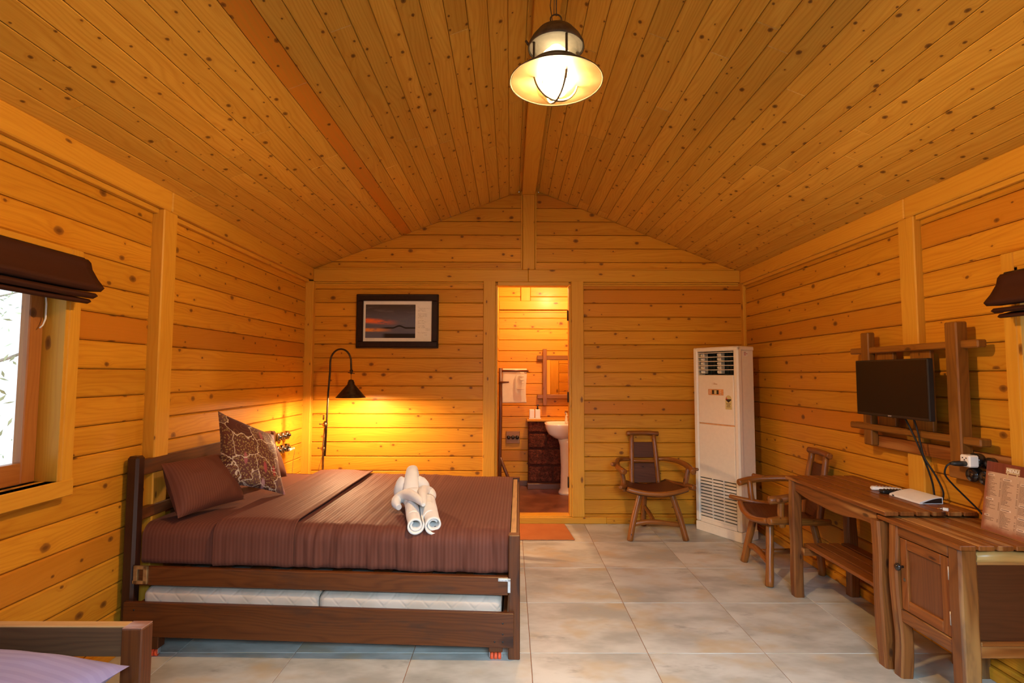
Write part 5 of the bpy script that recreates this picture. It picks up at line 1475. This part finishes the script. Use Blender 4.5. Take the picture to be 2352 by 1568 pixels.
m = MB(); m.lathe([(.052, 2.548), (.048, 2.528), (.036, 2.510), (.018, 2.502), (0, 2.500)], 32); o = obj('bulb', m, M_bulb, pd); o['label'] = 'brightly lit lower globe of the bulb'
m = MB(); m.tube([(.022*math.cos(R(k)), 0, 2.808+.020*math.sin(R(k))) for k in range(0, 360, 20)], .003, 8, closed=True); obj('hanging_ring', m, M_iron, pd)
m = MB(); m.tube([(-.008, 0, 2.825), (-.004, 0, 3.0), (0, 0, 3.198)], .0018, 6); m.tube([(.002, .004, 2.825), (.002, .004, 3.198)], .0025, 6); m.tube([(-.010, .01, 2.785), (-.022, .008, 2.87), (-.012, .006, 2.95), (.003, .004, 3.0)], .0018, 6); obj('hanging_wire', m, M_iron, pd)
m = MB(); m.tube([(-.108, .0, 2.705), (-.118, 0, 2.72)], .005, 8); obj('cap_screw', m, M_iron, pd)

# ------------------------------------------------------------------ outside
m = MB(); m.box((-14, -10, -3.2), (XL-.3, 14, -3), .01); m.box((XR+.3, -10, -3.2), (14, 14, -3), .01); m.box((XL-.3, -12, -3.2), (XR+.3, YF-.3, -3), .01)
g = struct('ground', m, M_ground, 'sunlit ground outside the cabin')
random.seed(4)
def tree(x, y, label, h=4.2, cz=1.6):
    t = thing('tree', label, 'tree', (x, y, -3))
    m = MB(); m.tube([(0, 0, 0), (.05, .03, 2.0), (-.04, .06, 4.0), (.02, 0, h)], [.09, .075, .06, .02], 9)
    br = []
    for k in range(26):
        z = 2.2+random.random()*(h-2.5); a = random.random()*6.28; L = random.uniform(.5, 1.3)
        e = Vector((math.cos(a)*L, math.sin(a)*L, z+random.uniform(.1, .5))); br.append((Vector((0, 0, z)), e))
        m.tube([(0, 0, z), (e*.5)+Vector((0, 0, z*.5-.03)), e], [.02, .012, .004], 5)
    obj('trunk', m, M_bark, t)
    m = MB()
    for (a, e) in br:
        for q in range(46):
            p = a.lerp(e, random.uniform(.35, 1.05))+Vector([random.gauss(0, .13) for _ in range(3)])
            d = Vector([random.gauss(0, 1) for _ in range(3)]).normalized()*.035; w = d.orthogonal().normalized()*.009
            m.face([p-d, p+w, p+d, p-w], [(0, 0)]*4)
    f = obj('foliage', m, M_leaf, t); f['kind'] = 'stuff'
tree(-4.3, 3.9, 'pale leafy tree seen through the left window', 6.6)
tree(-7.6, 7.2, 'second pale tree further off beyond the left window', 7.0)

# ------------------------------------------------------------------ lights
def light(name, kind, loc, energy, col, **kw):
    d = bpy.data.lights.new(name, kind); d.energy = energy; d.color = col
    for k, v in kw.items(): setattr(d, k, v)
    o = bpy.data.objects.new(name, d); COL.objects.link(o); o.location = loc; return o
light('bathroom_light', 'POINT', (.50, 5.70, 2.46), 80, (1, .66, .34), shadow_soft_size=.03)
def portal(name, loc, rot, sx, sy):
    o = light(name, 'AREA', loc, 1, (1, 1, 1), shape='RECTANGLE', size=sx, size_y=sy); o.rotation_euler = rot
    o.data.cycles.is_portal = True
portal('left_window_portal', (XL-.14, (WY0+WY1)/2, (WZ0+WZ1)/2), (0, R(-90), 0), WZ1-WZ0, WY1-WY0)
portal('right_window_portal', (XR+.14, (VY0+VY1)/2, (WZ0+WZ1)/2), (0, R(90), 0), WZ1-WZ0, VY1-VY0)
portal('front_window_portal', ((FX0+FX1)/2, YF-.1, (FZ1+.92)/2), (R(90), 0, 0), FX1-FX0, FZ1-.92)
dl = light('front_window_daylight', 'AREA', (.50, YF-.04, 1.85), 78, (.50, .76, 1), shape='RECTANGLE', size=1.3, size_y=.45, spread=R(95)); dl.rotation_euler = (R(40), 0, 0)
w = bpy.data.worlds.new('daylight'); scn.world = w; w.use_nodes = True
bg = w.node_tree.nodes['Background']; bg.inputs[0].default_value = (.78, .89, 1, 1); bg.inputs[1].default_value = 1.9

# ------------------------------------------------------------------ camera
cd = bpy.data.cameras.new('camera'); cam = bpy.data.objects.new('camera', cd); COL.objects.link(cam)
cd.sensor_width = 36; cd.lens = 1219.92/2352*36; cd.clip_start = .02
T_, Y_, R_ = 0.0621343, 0.00242859, 0.00250676
f = Vector((math.sin(Y_)*math.cos(T_), math.cos(Y_)*math.cos(T_), math.sin(T_))); r = Vector((math.cos(Y_), -math.sin(Y_), 0)); u = r.cross(f)
r2 = r*math.cos(R_)+u*math.sin(R_); u2 = -r*math.sin(R_)+u*math.cos(R_)
cam.matrix_world = Matrix(((r2.x, u2.x, -f.x, 0), (r2.y, u2.y, -f.y, 0), (r2.z, u2.z, -f.z, 1.41826), (0, 0, 0, 1)))
scn.camera = cam
scn.view_settings.view_transform = 'Standard'; scn.view_settings.look = 'None'; scn.view_settings.gamma = 1
scn.view_settings.exposure = 0.0; scn.view_settings.use_curve_mapping = False
scn.cycles.max_bounces = 8
